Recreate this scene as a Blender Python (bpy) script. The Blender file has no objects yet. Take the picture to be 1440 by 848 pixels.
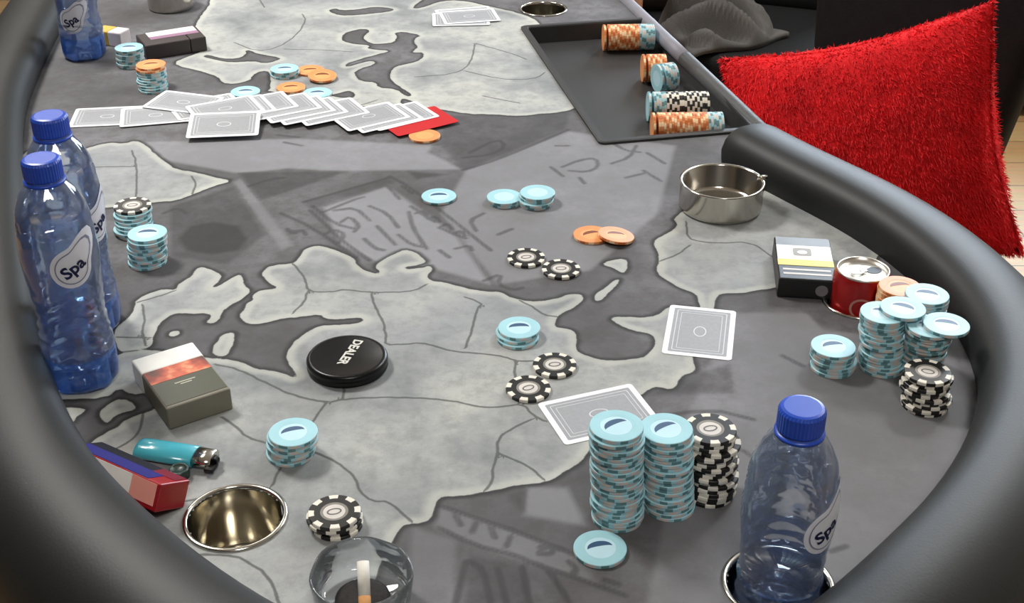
import bpy, bmesh, math, random
import numpy as np
from mathutils import Vector, Matrix

# ------------------------------------------------------------------ camera
random.seed(7)
SC = bpy.context.scene
COL = SC.collection
ZT = 0.76                       # height of the playing cloth above the floor
FPX, YH, H = 1800.0, -634.0, 0.628
TH = math.atan((424 - YH) / FPX)
cam = bpy.data.cameras.new('camera')
cam.sensor_width = 36.0
cam.lens = FPX / 1440 * 36.0
cam.clip_start = 0.02
camo = bpy.data.objects.new('camera', cam)
COL.objects.link(camo)
camo.location = (0, 0, ZT + H)
camo.rotation_euler = (math.pi / 2 - TH, 0, 0)
SC.camera = camo

# ------------------------------------------------------------------ world, lights, exposure
w = bpy.data.worlds.new('world'); SC.world = w; w.use_nodes = True
w.node_tree.nodes['Background'].inputs[0].default_value = (0.75, 0.82, 0.9, 1)
w.node_tree.nodes['Background'].inputs[1].default_value = 0.25
SC.cycles.transparent_max_bounces = 32
SC.view_settings.view_transform = 'Standard'
SC.view_settings.look = 'None'
SC.view_settings.exposure = 0.0
SC.view_settings.gamma = 1.0
SC.view_settings.use_curve_mapping = False
CEIL = 2.65
ROOM = (-2.6, 3.0, -1.8, 4.6)   # x0 x1 y0 y1

LAMPS = [(-1.15, 1.9, 50, 0.5), (1.4, 2.6, 34, 0.5), (0.2, -0.6, 17, 0.5), (-1.4, 3.7, 12, 0.5)]
for (x, y, e, s) in LAMPS:
    l = bpy.data.lights.new('ceiling_lamp_light', 'AREA')
    l.shape = 'SQUARE'; l.size = s; l.energy = e; l.color = (1.0, 0.975, 0.935)
    o = bpy.data.objects.new('ceiling_lamp_light', l); COL.objects.link(o)
    o.location = (x, y, CEIL - 0.075)
# daylight through the window of the back wall
l = bpy.data.lights.new('window_light', 'AREA')
l.shape = 'RECTANGLE'; l.size = 1.5; l.size_y = 1.15; l.energy = 85; l.color = (0.74, 0.86, 1.0)
o = bpy.data.objects.new('window_light', l); COL.objects.link(o)
o.location = (1.75, ROOM[3] - 0.07, 1.72)
o.rotation_euler = (math.radians(-90), 0, 0)


# ------------------------------------------------------------------ helpers
def S(r, g, b):
    f = lambda c: (c / 255 / 12.92) if c / 255 <= 0.04045 else ((c / 255 + 0.055) / 1.055) ** 2.4
    return (f(r), f(g), f(b), 1)

def at(px, py, z=0.0):
    """point of the plane z (above the cloth) seen at photo pixel px,py"""
    u = (px - 720) / FPX; v = (424 - py) / FPX
    dy = math.cos(TH) + v * math.sin(TH); dz = -math.sin(TH) + v * math.cos(TH)
    t = (z - H) / dz
    return (u * t, dy * t)

def P(px, py, z=0.0):
    x, y = at(px, py, z)
    return Vector((x, y, ZT + z))

MATS = {}
def mat(name, col, rough=0.5, metal=0.0, var=0.08, scale=30, bump=0.0, bscale=200, spec=0.5, coat=0.0):
    if name in MATS: return MATS[name]
    m = bpy.data.materials.new(name); m.use_nodes = True
    nt = m.node_tree; N = nt.nodes; L = nt.links
    b = N['Principled BSDF']
    b.inputs['Roughness'].default_value = rough; b.inputs['Metallic'].default_value = metal
    b.inputs['Specular IOR Level'].default_value = spec; b.inputs['Coat Weight'].default_value = coat
    tc = N.new('ShaderNodeTexCoord')
    n = N.new('ShaderNodeTexNoise'); n.inputs['Scale'].default_value = scale; n.inputs['Detail'].default_value = 5
    L.new(tc.outputs['Object'], n.inputs['Vector'])
    r = N.new('ShaderNodeValToRGB')
    r.color_ramp.elements[0].position = 0.3; r.color_ramp.elements[1].position = 0.7
    r.color_ramp.elements[0].color = [c * (1 - var) for c in col[:3]] + [1]
    r.color_ramp.elements[1].color = [min(1, c * (1 + var)) for c in col[:3]] + [1]
    L.new(n.outputs['Fac'], r.inputs['Fac']); L.new(r.outputs['Color'], b.inputs['Base Color'])
    if bump:
        n2 = N.new('ShaderNodeTexNoise'); n2.inputs['Scale'].default_value = bscale; n2.inputs['Detail'].default_value = 4
        L.new(tc.outputs['Object'], n2.inputs['Vector'])
        bp = N.new('ShaderNodeBump'); bp.inputs['Strength'].default_value = bump; bp.inputs['Distance'].default_value = 0.002
        L.new(n2.outputs['Fac'], bp.inputs['Height']); L.new(bp.outputs['Normal'], b.inputs['Normal'])
    MATS[name] = m
    return m

def clearmat(name, tint, gloss_tint=(1, 1, 1, 1), body=None, bodyfac=0.0, edge=0.6, rough=0.04, ior=1.45):
    """thin clear plastic or glass: tinted see-through, fresnel gloss, a little milky body"""
    m = bpy.data.materials.new(name); m.use_nodes = True
    nt = m.node_tree; N = nt.nodes; L = nt.links
    N.remove(N['Principled BSDF']); out = N['Material Output']
    tr = N.new('ShaderNodeBsdfTransparent'); lw = N.new('ShaderNodeLayerWeight'); lw.inputs['Blend'].default_value = 0.35
    tn = N.new('ShaderNodeMix'); tn.data_type = 'RGBA'
    tn.inputs[6].default_value = tint; tn.inputs[7].default_value = [c * edge for c in tint[:3]] + [1]
    L.new(lw.outputs['Facing'], tn.inputs[0]); L.new(tn.outputs[2], tr.inputs['Color'])
    gl = N.new('ShaderNodeBsdfGlossy'); gl.inputs['Color'].default_value = gloss_tint; gl.inputs['Roughness'].default_value = rough
    fr = N.new('ShaderNodeFresnel'); fr.inputs['IOR'].default_value = ior
    tc = N.new('ShaderNodeTexCoord'); no = N.new('ShaderNodeTexNoise'); no.inputs['Scale'].default_value = 60
    bp = N.new('ShaderNodeBump'); bp.inputs['Strength'].default_value = 0.15; bp.inputs['Distance'].default_value = 0.004
    L.new(tc.outputs['Object'], no.inputs['Vector']); L.new(no.outputs['Fac'], bp.inputs['Height'])
    L.new(bp.outputs['Normal'], gl.inputs['Normal']); L.new(bp.outputs['Normal'], fr.inputs['Normal'])
    mx = N.new('ShaderNodeMixShader')
    L.new(fr.outputs['Fac'], mx.inputs[0]); L.new(tr.outputs[0], mx.inputs[1]); L.new(gl.outputs[0], mx.inputs[2])
    last = mx
    if body:
        df = N.new('ShaderNodeBsdfDiffuse'); df.inputs['Color'].default_value = body
        m2 = N.new('ShaderNodeMixShader'); m2.inputs[0].default_value = bodyfac
        L.new(mx.outputs[0], m2.inputs[1]); L.new(df.outputs[0], m2.inputs[2]); last = m2
    L.new(last.outputs[0], out.inputs['Surface'])
    MATS[name] = m
    return m

def link(name, me, mats, parent=None, smooth=False):
    if not isinstance(mats, (list, tuple)): mats = [mats]
    if len(me.materials) == 0:
        for m in mats: me.materials.append(m)
    if smooth:
        me.polygons.foreach_set('use_smooth', [True] * len(me.polygons))
    o = bpy.data.objects.new(name, me); COL.objects.link(o)
    if parent is not None: o.parent = parent
    return o

def tag(o, label=None, cat=None, group=None, kind=None):
    if label: o['label'] = label
    if cat: o['category'] = cat
    if group: o['group'] = group
    if kind: o['kind'] = kind
    return o

def thing(name, label, cat, loc, rz=0, group=None):
    o = bpy.data.objects.new(name, None); COL.objects.link(o)
    o.empty_display_size = 0.05
    o.location = loc; o.rotation_euler = (0, 0, rz)
    return tag(o, label, cat, group)

def bm_mesh(bm, name='mesh'):
    bmesh.ops.recalc_face_normals(bm, faces=bm.faces)
    me = bpy.data.meshes.new(name); bm.to_mesh(me); bm.free()
    return me

def lathe(prof, n=48, closed_ends=True, matf=None):
    """prof: list of (r,z)"""
    bm = bmesh.new(); rings = []
    for (r, z) in prof:
        if r < 1e-6: rings.append([bm.verts.new((0, 0, z))])
        else: rings.append([bm.verts.new((r * math.cos(2 * math.pi * i / n), r * math.sin(2 * math.pi * i / n), z)) for i in range(n)])
    for k in range(len(rings) - 1):
        a, b = rings[k], rings[k + 1]
        for i in range(n):
            j = (i + 1) % n
            if len(a) == 1 and len(b) == 1: continue
            if len(a) == 1: f = bm.faces.new((a[0], b[i], b[j]))
            elif len(b) == 1: f = bm.faces.new((a[i], a[j], b[0]))
            else: f = bm.faces.new((a[i], a[j], b[j], b[i]))
            if matf: f.material_index = matf(k, i)
    return bm_mesh(bm)

def box(bm, c, d, rot=None):
    vs = []
    for sx in (-.5, .5):
        for sy in (-.5, .5):
            for sz in (-.5, .5):
                v = Vector((sx * d[0], sy * d[1], sz * d[2]))
                if rot: v = rot @ v
                vs.append(bm.verts.new(v + Vector(c)))
    for f in ((0, 1, 3, 2), (4, 6, 7, 5), (0, 4, 5, 1), (2, 3, 7, 6), (0, 2, 6, 4), (1, 5, 7, 3)):
        bm.faces.new([vs[i] for i in f])

def bevelbox(d, bev=0.002, seg=2, c=(0, 0, 0)):
    bm = bmesh.new(); box(bm, c, d)
    bmesh.ops.recalc_face_normals(bm, faces=bm.faces)
    if bev: bmesh.ops.bevel(bm, geom=list(bm.edges), offset=bev, segments=seg, profile=0.5, affect='EDGES')
    return bm_mesh(bm)

def rounded(wd, ht, r, n=5):
    pts = []
    for (cx, cy, a0) in ((wd / 2 - r, ht / 2 - r, 0), (-wd / 2 + r, ht / 2 - r, 90), (-wd / 2 + r, -ht / 2 + r, 180), (wd / 2 - r, -ht / 2 + r, 270)):
        for i in range(n + 1):
            a = math.radians(a0 + 90 * i / n)
            pts.append((cx + r * math.cos(a), cy + r * math.sin(a)))
    return pts

def plate(pts, z0, z1, bm=None, mi=0):
    own = bm is None
    if own: bm = bmesh.new()
    a = [bm.verts.new((x, y, z0)) for x, y in pts]; b = [bm.verts.new((x, y, z1)) for x, y in pts]
    fs = [bm.faces.new(a[::-1]), bm.faces.new(b)]
    for i in range(len(a)):
        j = (i + 1) % len(a); fs.append(bm.faces.new((a[i], a[j], b[j], b[i])))
    for f in fs: f.material_index = mi
    return bm_mesh(bm) if own else bm

def ringplate(po, pi, z0, z1, bm, mi=0):
    n = len(po)
    A = [bm.verts.new((x, y, z1)) for x, y in po]; B = [bm.verts.new((x, y, z1)) for x, y in pi]
    C = [bm.verts.new((x, y, z0)) for x, y in po]
    for i in range(n):
        j = (i + 1) % n
        f = bm.faces.new((A[i], A[j], B[j], B[i])); f.material_index = mi
        f = bm.faces.new((C[i], C[j], A[j], A[i])); f.material_index = mi

def text_mesh(txt, size, depth=0.0003, bold=True):
    cu = bpy.data.curves.new('txt', 'FONT'); cu.body = txt; cu.size = size; cu.align_x = 'CENTER'; cu.align_y = 'CENTER'
    cu.extrude = depth; cu.resolution_u = 3
    if bold: cu.offset = size * 0.03
    ob = bpy.data.objects.new('txt', cu); COL.objects.link(ob)
    dg = bpy.context.evaluated_depsgraph_get()
    me = bpy.data.meshes.new_from_object(ob.evaluated_get(dg))
    bpy.data.objects.remove(ob)
    me.materials.clear()
    return me

def tube(bm, pts, r, n=8):
    rings = []
    for k, p in enumerate(pts):
        p = Vector(p)
        d = (Vector(pts[min(k + 1, len(pts) - 1)]) - Vector(pts[max(k - 1, 0)])).normalized()
        a = d.cross(Vector((0, 0, 1)))
        if a.length < 1e-3: a = d.cross(Vector((1, 0, 0)))
        a.normalize(); b = d.cross(a)
        rings.append([bm.verts.new(p + r * (math.cos(2 * math.pi * i / n) * a + math.sin(2 * math.pi * i / n) * b)) for i in range(n)])
    for k in range(len(rings) - 1):
        for i in range(n):
            j = (i + 1) % n
            bm.faces.new((rings[k][i], rings[k][j], rings[k + 1][j], rings[k + 1][i]))
    bm.faces.new(rings[0][::-1]); bm.faces.new(rings[-1])

def chaikin(p, closed=True, it=2):
    p = [Vector(q[:2]) for q in p]
    for _ in range(it):
        q = []; n = len(p)
        for i in range(n if closed else n - 1):
            a, b = p[i], p[(i + 1) % n]
            q += [a * .75 + b * .25, a * .25 + b * .75]
        if not closed: q = [p[0]] + q + [p[-1]]
        p = q
    return p

# ------------------------------------------------------------------ materials
M_vinyl = mat('black_vinyl', S(25, 26, 26), 0.52, var=0.12, scale=14, bump=0.05, bscale=500, spec=0.45)
M_steel = mat('polished_steel', S(205, 201, 192), 0.16, 1.0, var=0.05)
M_steeld = mat('brushed_steel', S(198, 193, 180), 0.15, 1.0, var=0.06)
M_tray = mat('black_plastic', S(46, 46, 47), 0.45, var=0.06)
M_white = mat('white_card', S(232, 233, 236), 0.45, var=0.02)
M_cback = mat('card_back_grey', S(150, 152, 156), 0.5, var=0.05, scale=260)
M_cline = mat('card_back_line', S(205, 207, 211), 0.5, var=0.03)
M_red = mat('red_plastic', S(190, 26, 34), 0.4, var=0.06)
M_chip = {
    'blue': [mat('chip_blue', S(160, 207, 217), 0.38, var=0.05), mat('chip_blue_spot', S(204, 196, 190), 0.4, var=0.06), mat('chip_blue_teal', S(96, 136, 140), 0.4, var=0.06), mat('chip_blue_inlay', S(190, 224, 236), 0.35, var=0.04)],
    'orange': [mat('chip_orange', S(224, 148, 92), 0.4, var=0.06), mat('chip_orange_spot', S(246, 212, 168), 0.4, var=0.05), mat('chip_orange_dark', S(196, 104, 48), 0.4, var=0.06), mat('chip_orange_inlay', S(238, 164, 104), 0.38, var=0.05)],
    'black': [mat('chip_black', S(26, 25, 23), 0.38, var=0.1), mat('chip_black_spot', S(226, 221, 208), 0.4, var=0.04), mat('chip_black_ring', S(128, 124, 116), 0.4, var=0.05), mat('chip_black_inlay', S(205, 200, 194), 0.38, var=0.06)],
}
M_markb = mat('chip_print_blue', S(52, 84, 118), 0.45, var=0.08)
M_marko = mat('chip_print_brown', S(122, 62, 30), 0.45, var=0.08)
M_markk = mat('chip_print_dark', S(92, 88, 86), 0.45, var=0.08)

# ------------------------------------------------------------------ table axes
AX = math.radians(13.6)
A = Vector((-math.sin(AX), math.cos(AX))); B = Vector((math.cos(AX), math.sin(AX)))
def pt_of(x, y): return (x * B.x + y * B.y, x * A.x + y * A.y)       # world -> (across, along)
def xy_of(p, t): return (p * B.x + t * A.x, p * B.y + t * A.y)
TM = 1.655                                                            # table centre along its axis
_right = [at(*q) for q in ((1016, 234), (1075, 270), (1130, 296), (1180, 318), (1245, 362), (1305, 412), (1352, 466), (1380, 525), (1386, 575), (1368, 640), (1350, 675), (1305, 743), (1255, 786), (1187, 848))]
_left = [at(360, 848, .03), at(220, 735, .03), at(130, 650, .03), at(75, 560, .03), at(40, 430, .025), at(25, 250, .02), at(30, 150, .015)]
RP = [pt_of(*q) for q in _right]; LP = [pt_of(*q) for q in _left]
NEAR = [(0.30, LP[0][1] - 0.118), (0.17, LP[0][1] - 0.13), (0.06, LP[0][1] - 0.075)]
half = RP + NEAR + LP
half = [q for q in half if q[1] < TM]
full = half + [(p, 2 * TM - t) for (p, t) in half[::-1]]
path = chaikin(full, closed=False, it=2)
def smooth(pp, it):
    pp = [v.copy() for v in pp]
    for _ in range(it):
        pp = [pp[0]] + [(pp[i - 1] + pp[i] * 2 + pp[i + 1]) / 4 for i in range(1, len(pp) - 1)] + [pp[-1]]
    return pp
def resample(pp, n):
    d = [0]
    for i in range(1, len(pp)): d.append(d[-1] + (pp[i] - pp[i - 1]).length)
    out = []; k = 0
    for i in range(n):
        s = d[-1] * i / (n - 1)
        while k < len(d) - 2 and d[k + 1] < s: k += 1
        f = (s - d[k]) / max(1e-9, d[k + 1] - d[k])
        out.append(pp[k].lerp(pp[k + 1], f))
    return out
path = smooth(resample(path, 220), 14)
EDGE_P = 0.652                                                        # dealer-side table edge

CUPS = {'left': (at(331, 728), 0.037, 0.06), 'right': (at(1094, 822), 0.0375, 0.06), 'can': (at(1207, 424, 0), 0.033, 0.08),
        'top': (at(764, 13), 0.036, 0.06)}
TRC = [pt_of(*at(*q)) for q in ((738, 32), (928, 30), (1070, 191), (825, 203))]
TR_C = (sum(q[0] for q in TRC) / 4, sum(q[1] for q in TRC) / 4)
TR_W, TR_L, TR_R = 0.206, 0.452, -math.radians(1.6)

# ------------------------------------------------------------------ printed cloth
LAND = [
    # long coast with peninsula, middle of the cloth
    [(336, 444), (344, 433), (347, 427), (357, 422), (354, 416), (363, 409), (378, 407), (391, 405), (380, 399), (374, 393), (367, 386), (374, 376), (387, 372), (407, 371), (416, 368), (421, 360), (429, 349), (444, 345), (465, 348), (486, 357), (501, 365), (502, 373), (516, 381), (531, 385), (533, 381), (526, 375), (537, 366), (554, 356), (569, 351), (584, 354), (594, 361), (602, 369), (588, 373), (567, 376), (577, 379), (594, 376), (605, 373), (609, 379), (600, 388), (605, 394), (624, 397), (652, 404), (684, 410), (705, 410), (715, 416), (732, 422), (756, 424), (781, 420), (800, 413), (817, 413), (822, 420), (811, 431), (790, 441), (783, 446), (780, 460), (794, 461), (807, 465), (812, 474), (810, 493), (820, 498), (837, 504), (858, 507), (885, 505), (904, 502), (913, 496), (919, 490), (922, 479), (916, 470), (893, 466), (870, 457), (857, 447), (868, 445), (915, 446), (927, 441), (938, 432), (965, 430), (990, 440), (1004, 450), (998, 470), (985, 485), (972, 500), (980, 518), (976, 524), (961, 527), (955, 535), (951, 545), (940, 548), (929, 545), (919, 544), (908, 552), (898, 558), (880, 580), (850, 610), (829, 633), (821, 646), (802, 659), (779, 674), (753, 681), (731, 681), (708, 688), (682, 693), (651, 698), (620, 698), (612, 709), (609, 729), (595, 736), (567, 738), (560, 747), (555, 758), (538, 785), (515, 848), (490, 900), (300, 900), (190, 760), (110, 640), (129, 621), (150, 606), (169, 600), (173, 591), (199, 582), (216, 576), (232, 562), (208, 552), (186, 556), (168, 545), (150, 560), (90, 562), (60, 560), (15, 480), (20, 415), (55, 422), (64, 470), (80, 520), (130, 520), (165, 498), (200, 490), (240, 496), (297, 504), (312, 504), (340, 508), (360, 519), (382, 520), (397, 524), (412, 531), (419, 529), (401, 506), (403, 496), (412, 481), (429, 468), (450, 458), (473, 457), (499, 455), (513, 451), (507, 446), (475, 450), (456, 448), (450, 442), (422, 446), (397, 448), (380, 452), (367, 456), (348, 456), (340, 450)],
    # western piece with the notch
    [(161, 466), (164, 459), (187, 440), (189, 427), (193, 421), (210, 412), (232, 406), (247, 408), (250, 400), (257, 395), (270, 388), (275, 378), (284, 375), (299, 380), (312, 386), (310, 394), (298, 404), (304, 404), (325, 391), (338, 385), (342, 391), (343, 401), (355, 408), (344, 419), (323, 430), (312, 438), (309, 450), (300, 456), (287, 454), (297, 446), (295, 441), (270, 441), (246, 441), (231, 449), (221, 461), (215, 478), (212, 489), (193, 493), (181, 496), (166, 493), (161, 478)],
    # eastern piece beside the ashtray
    [(947, 307), (960, 296), (1000, 275), (1080, 262), (1250, 330), (1225, 380), (1140, 398), (1082, 406), (1040, 413), (1012, 413), (1006, 422), (1003, 445), (985, 445), (982, 422), (978, 413), (953, 404), (936, 394), (923, 384), (925, 373), (927, 362), (923, 352), (918, 340), (931, 331), (948, 323), (952, 314)],
    # western spit behind the bottles
    [(329, 254), (304, 249.6), (280, 243), (247, 238), (232, 227), (217, 215), (206, 204), (191, 197), (174, 202), (150, 200), (100, 215), (20, 210), (0, 300), (90, 302), (136, 295), (159, 291), (190, 288), (219, 284.5), (249, 282.5), (270, 274), (297, 263)],
    # far continent
    [(242, 89), (262, 80), (285, 72), (272, 50), (276, 30), (300, 0), (290, -60), (560, -60), (603, -6), (578, 11), (590, 12), (615, 3), (632, 0), (659, 2), (685, 8), (706, 13), (727, 17), (760, 30), (770, 60), (800, 110), (815, 150), (791, 158), (761, 160), (732, 163.5), (695, 161), (655, 160), (634, 156), (600, 151), (500, 150), (430, 138), (380, 128), (365, 127), (362, 108), (350, 113), (329, 119), (312, 116), (306, 108), (289, 102), (261, 95.5)],
    # islands
    [(236, 472), (240, 466), (252, 465), (253, 469.5), (244, 474)],
    [(299, 499), (298, 492), (304, 481), (312, 470.5), (325, 467), (331, 469.5), (329, 482), (321, 498), (312, 502)],
    [(137, 582), (154, 566), (173, 559), (192, 570), (190, 577), (167, 581), (152, 595), (146, 593)],
    [(86, 572), (122, 574), (116, 582), (108, 585), (103, 597), (93, 585)],
    [(846, 372), (853, 367), (870, 363.5), (884, 365.5), (882, 381.5), (875, 385), (864, 378)],
    [(835, 422), (836, 413), (851, 404), (862, 394), (873, 392), (870, 399.5), (857, 410), (849, 421), (840, 424)],
]
LAKES = [
    [(460, 15), (472, 11.5), (478, 14.5), (504, 13.5), (525, 9.5), (552, 11.5), (554, 15), (533, 18), (504, 21), (478, 22)],
    [(480, 51), (489, 44.5), (512, 40), (521, 43.5), (511, 51), (512, 56), (523, 61.5), (535, 62), (555, 59.5), (559, 51), (554, 46.5), (567, 44.5), (593, 50), (584, 53), (582, 59.5), (588, 66), (582, 71), (578, 74), (597, 74), (593, 84), (576, 89), (555, 93.5), (548, 102), (550, 114.5), (567, 125), (580, 134), (572, 136), (557, 125), (531, 123), (529, 115.5), (508, 114.5), (497, 104), (506, 96.5), (529, 90), (525, 85), (508, 88), (487, 94.5), (485.5, 90), (504, 84), (531, 76.5), (552, 71), (516, 69), (521, 63.5), (500, 62), (482, 58.5)],
    [(565, 138), (572, 140), (588, 145), (580, 149), (563, 147)],
    [(283, 79.5), (293, 77), (312, 82.5), (333, 82.5), (346, 77.5), (346, 69), (363, 76), (397, 81.5), (388, 86), (371, 89), (355, 85.5), (325, 88), (308, 85)],
    [(359, 102), (376, 99), (381, 106), (379, 130), (360, 130), (352, 112)],
    [(463, 134), (478, 131), (490, 127), (499, 131), (497, 138), (478, 137)],
]
BORDERS = [
    [(412, 371), (422, 381), (430, 396), (433, 410), (465, 411), (484, 406.5), (516, 411), (560, 411), (584, 408.5), (599, 400)],
    [(433, 410), (428, 425), (412, 440)],
    [(522, 411), (526, 428), (539, 453), (543, 474), (542, 485), (571, 484), (592, 482), (613, 487), (635, 494), (684, 498), (709, 501), (724, 507), (735, 508), (760, 507)],
    [(725, 507), (723, 527), (730, 545), (736, 568)],
    [(677, 428), (672, 432), (664, 462), (655, 489)], [(655, 418), (672, 424), (680, 430)],
    [(732, 423), (752, 433), (764, 443), (783, 445)],
    [(303, 513), (335, 519), (377, 540), (412, 556), (459, 567), (482, 561), (529, 559), (580, 559), (635, 563), (674, 573), (706, 572), (736, 568), (749, 584), (766, 592)],
    [(484, 548), (482, 561)], [(459, 567), (440, 592)],
    [(747, 590), (719, 603), (699, 617), (700, 637), (693, 660), (692, 678), (682, 690)],
    [(700, 637), (727, 648), (746, 658), (764, 674)],
    [(442, 636), (471, 648), (501, 672), (505, 691), (522, 705), (547, 705), (578, 733)],
    [(394, 658), (382, 684)], [(260, 705), (289, 700)],
    [(313, 587), (335, 602), (347, 615), (375, 623)],
    [(201, 582), (199, 602), (186, 619), (158, 633)],
    [(282, 780), (333, 781), (351, 793), (373, 806), (384, 824), (393, 848), (398, 870)],
    [(193, 425), (219, 418), (245, 409)], [(200, 429), (204, 448), (200, 467), (205, 485)], [(166, 474), (210, 475)], [(166, 496), (192, 493)],
    [(965, 312), (967, 335), (985, 340), (1012, 342), (1055, 340), (1085, 360)], [(970, 345), (953, 358), (929, 367)],
    [(185, 212), (191, 225), (193, 263), (190, 285)], [(270, 248), (276, 259), (270, 273)], [(130, 235), (190, 234)],
    [(425, 20), (431, 28), (418, 49), (389, 68), (360, 72), (330, 60)], [(401, 69), (452, 70), (495, 73)],
    [(669, 61), (716, 74), (740, 83)], [(655, 100), (702, 111), (736, 112), (757, 109), (766, 102)], [(365, 0), (372, 10)], [(585, 108), (640, 104), (662, 90), (668, 62)],
    [(680, 135), (730, 145)], [(500, 150), (530, 141)],
]
# printed banknote collage in the sea: (polygon, tone shift)
TONES = [
    ([(336, 244), (406, 237), (487, 241.5), (406, 269), (366, 282)], -0.045),
    ([(573, 241), (632, 245), (586, 252)], -0.05),
    ([(634, 163), (800, 158), (796, 182), (651, 239), (602, 214), (618, 190)], -0.035),
    ([(240, 290), (330, 262), (372, 330), (320, 372), (240, 360)], -0.04),
    ([(251, 335), (268, 318), (300, 312), (335, 318), (348, 336), (335, 352), (298, 358), (262, 352)], -0.03),
    ([(328, 256), (340, 250), (412, 345), (396, 352)], 0.02),
    ([(190, 200), (420, 195), (620, 205), (650, 238), (500, 240), (330, 243), (230, 225)], 0.035),
    ([(427, 284), (546, 250), (556, 256), (436, 294)], -0.03),
    ([(455, 292), (545, 262), (640, 330), (690, 400), (600, 375), (540, 372), (480, 345)], 0.04),
    ([(655, 240), (800, 185), (950, 205), (925, 300), (830, 380), (700, 400), (620, 300)], 0.03),
    ([(660, 780), (735, 795), (746, 860), (651, 860)], -0.035),
    ([(740, 684), (797, 686), (826, 740), (735, 724)], 0.03),
    ([(711, 695), (740, 688), (737, 722)], -0.03),
    ([(618, 711), (678, 731), (805, 778), (840, 822), (750, 793), (664, 766), (612, 742)], 0.02),
    ([(935, 540), (1025, 512), (1032, 552), (915, 556)], -0.04),
    ([(1030, 440), (1200, 440), (1500, 500), (1500, 900), (900, 900), (960, 600)], 0.022),
    ([(1130, 435), (1235, 445), (1220, 470), (1160, 465)], -0.03),
    ([(580, 740), (640, 760), (640, 860), (570, 860)], 0.015),
]
STROKES = [
    [(427, 284), (546, 250)], [(450, 300), (500, 280), (512, 277)], [(440, 290), (470, 315), (500, 322)], [(395, 300), (440, 320), (500, 362)],
    [(470, 296), (500, 292), (520, 310)], [(520, 290), (545, 300), (560, 320)], [(545, 262), (562, 280)], [(578, 290), (600, 305), (612, 312)],
    [(618, 320), (640, 330), (655, 335)], [(680, 300), (660, 310), (670, 325)], [(575, 298), (580, 320), (600, 350)], [(680, 395), (705, 385), (700, 400), (720, 408), (735, 405)],
    [(651, 239), (700, 225), (800, 182)], [(660, 215), (700, 195), (712, 206), (690, 218), (650, 222)], [(790, 235), (815, 225), (838, 222), (842, 235), (825, 242), (800, 240)],
    [(775, 235), (792, 248)], [(782, 205), (800, 205)], [(860, 230), (885, 222), (895, 205)], [(910, 215), (935, 230)], [(905, 240), (930, 255)],
    [(618, 711), (678, 731), (731, 749), (804, 778), (860, 800)], [(618, 742), (664, 766), (729, 782), (751, 793), (817, 815), (880, 838)],
    [(664, 748), (670, 735)], [(712, 768), (718, 755)], [(760, 770), (780, 768), (775, 780), (758, 778)], [(770, 800), (790, 830), (800, 848)],
    [(404, 322), (412, 330), (424, 322), (430, 330)], [(456, 330), (470, 322), (486, 330), (476, 342)], [(480, 312), (492, 304), (506, 318), (498, 326)], [(530, 318), (542, 330), (556, 344)], [(512, 336), (528, 350), (540, 352)],
    [(585, 300), (592, 296), (600, 302)], [(604, 308), (612, 304), (618, 312)], [(622, 318), (630, 314), (636, 322)], [(640, 328), (648, 324), (654, 332)], [(566, 262), (580, 272)], [(640, 350), (660, 345), (664, 352)], [(618, 352), (632, 362)],
    [(436, 296), (452, 310), (480, 338), (520, 366)], [(548, 248), (575, 262), (640, 312), (690, 352)], [(560, 330), (580, 345), (600, 348)], [(700, 330), (720, 322)], [(880, 250), (905, 244)], [(860, 200), (880, 212), (900, 214)], [(815, 250), (822, 258)],
    [(230, 300), (250, 292), (262, 300)], [(350, 262), (380, 252), (400, 250)], [(660, 790), (680, 800), (690, 848)], [(700, 800), (712, 848)], [(640, 725), (648, 738)], [(690, 742), (696, 756)], [(800, 790), (812, 800), (806, 806)], [(850, 815), (870, 822)],
    [(1100, 500), (1130, 515)],
    [(405, 325), (425, 325)], [(1010, 620), (1060, 640), (1100, 690)], [(1170, 775), (1190, 768)], [(640, 850), (655, 790)], [(745, 850), (735, 798)],
    [(900, 590), (1000, 575), (1060, 590)], [(400, 200), (425, 205)], [(390, 190), (420, 193)],
]

def poly_sd(X, Y, poly):
    """signed distance to a closed polygon, positive inside"""
    inside = np.zeros(len(X), bool); d2 = np.full(len(X), 1e9)
    n = len(poly)
    for i in range(n):
        x0, y0 = poly[i]; x1, y1 = poly[(i + 1) % n]
        ex, ey = x1 - x0, y1 - y0
        k = np.clip(((X - x0) * ex + (Y - y0) * ey) / (ex * ex + ey * ey + 1e-12), 0, 1)
        d2 = np.minimum(d2, (X - x0 - k * ex) ** 2 + (Y - y0 - k * ey) ** 2)
        c = (y0 > Y) != (y1 > Y)
        if abs(ey) > 1e-12: inside ^= c & (X < x0 + (Y - y0) * ex / ey)
    return np.where(inside, 1, -1) * np.sqrt(d2)

def line_d(X, Y, lines, lim):
    d2 = np.full(len(X), lim * lim)
    for ln in lines:
        for i in range(len(ln) - 1):
            x0, y0 = ln[i]; x1, y1 = ln[i + 1]
            ex, ey = x1 - x0, y1 - y0
            m = (X > min(x0, x1) - lim) & (X < max(x0, x1) + lim) & (Y > min(y0, y1) - lim) & (Y < max(y0, y1) + lim)
            if not m.any(): continue
            x, y = X[m], Y[m]
            k = np.clip(((x - x0) * ex + (y - y0) * ey) / (ex * ex + ey * ey + 1e-12), 0, 1)
            d2[m] = np.minimum(d2[m], (x - x0 - k * ex) ** 2 + (y - y0 - k * ey) ** 2)
    return np.sqrt(d2)

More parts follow.
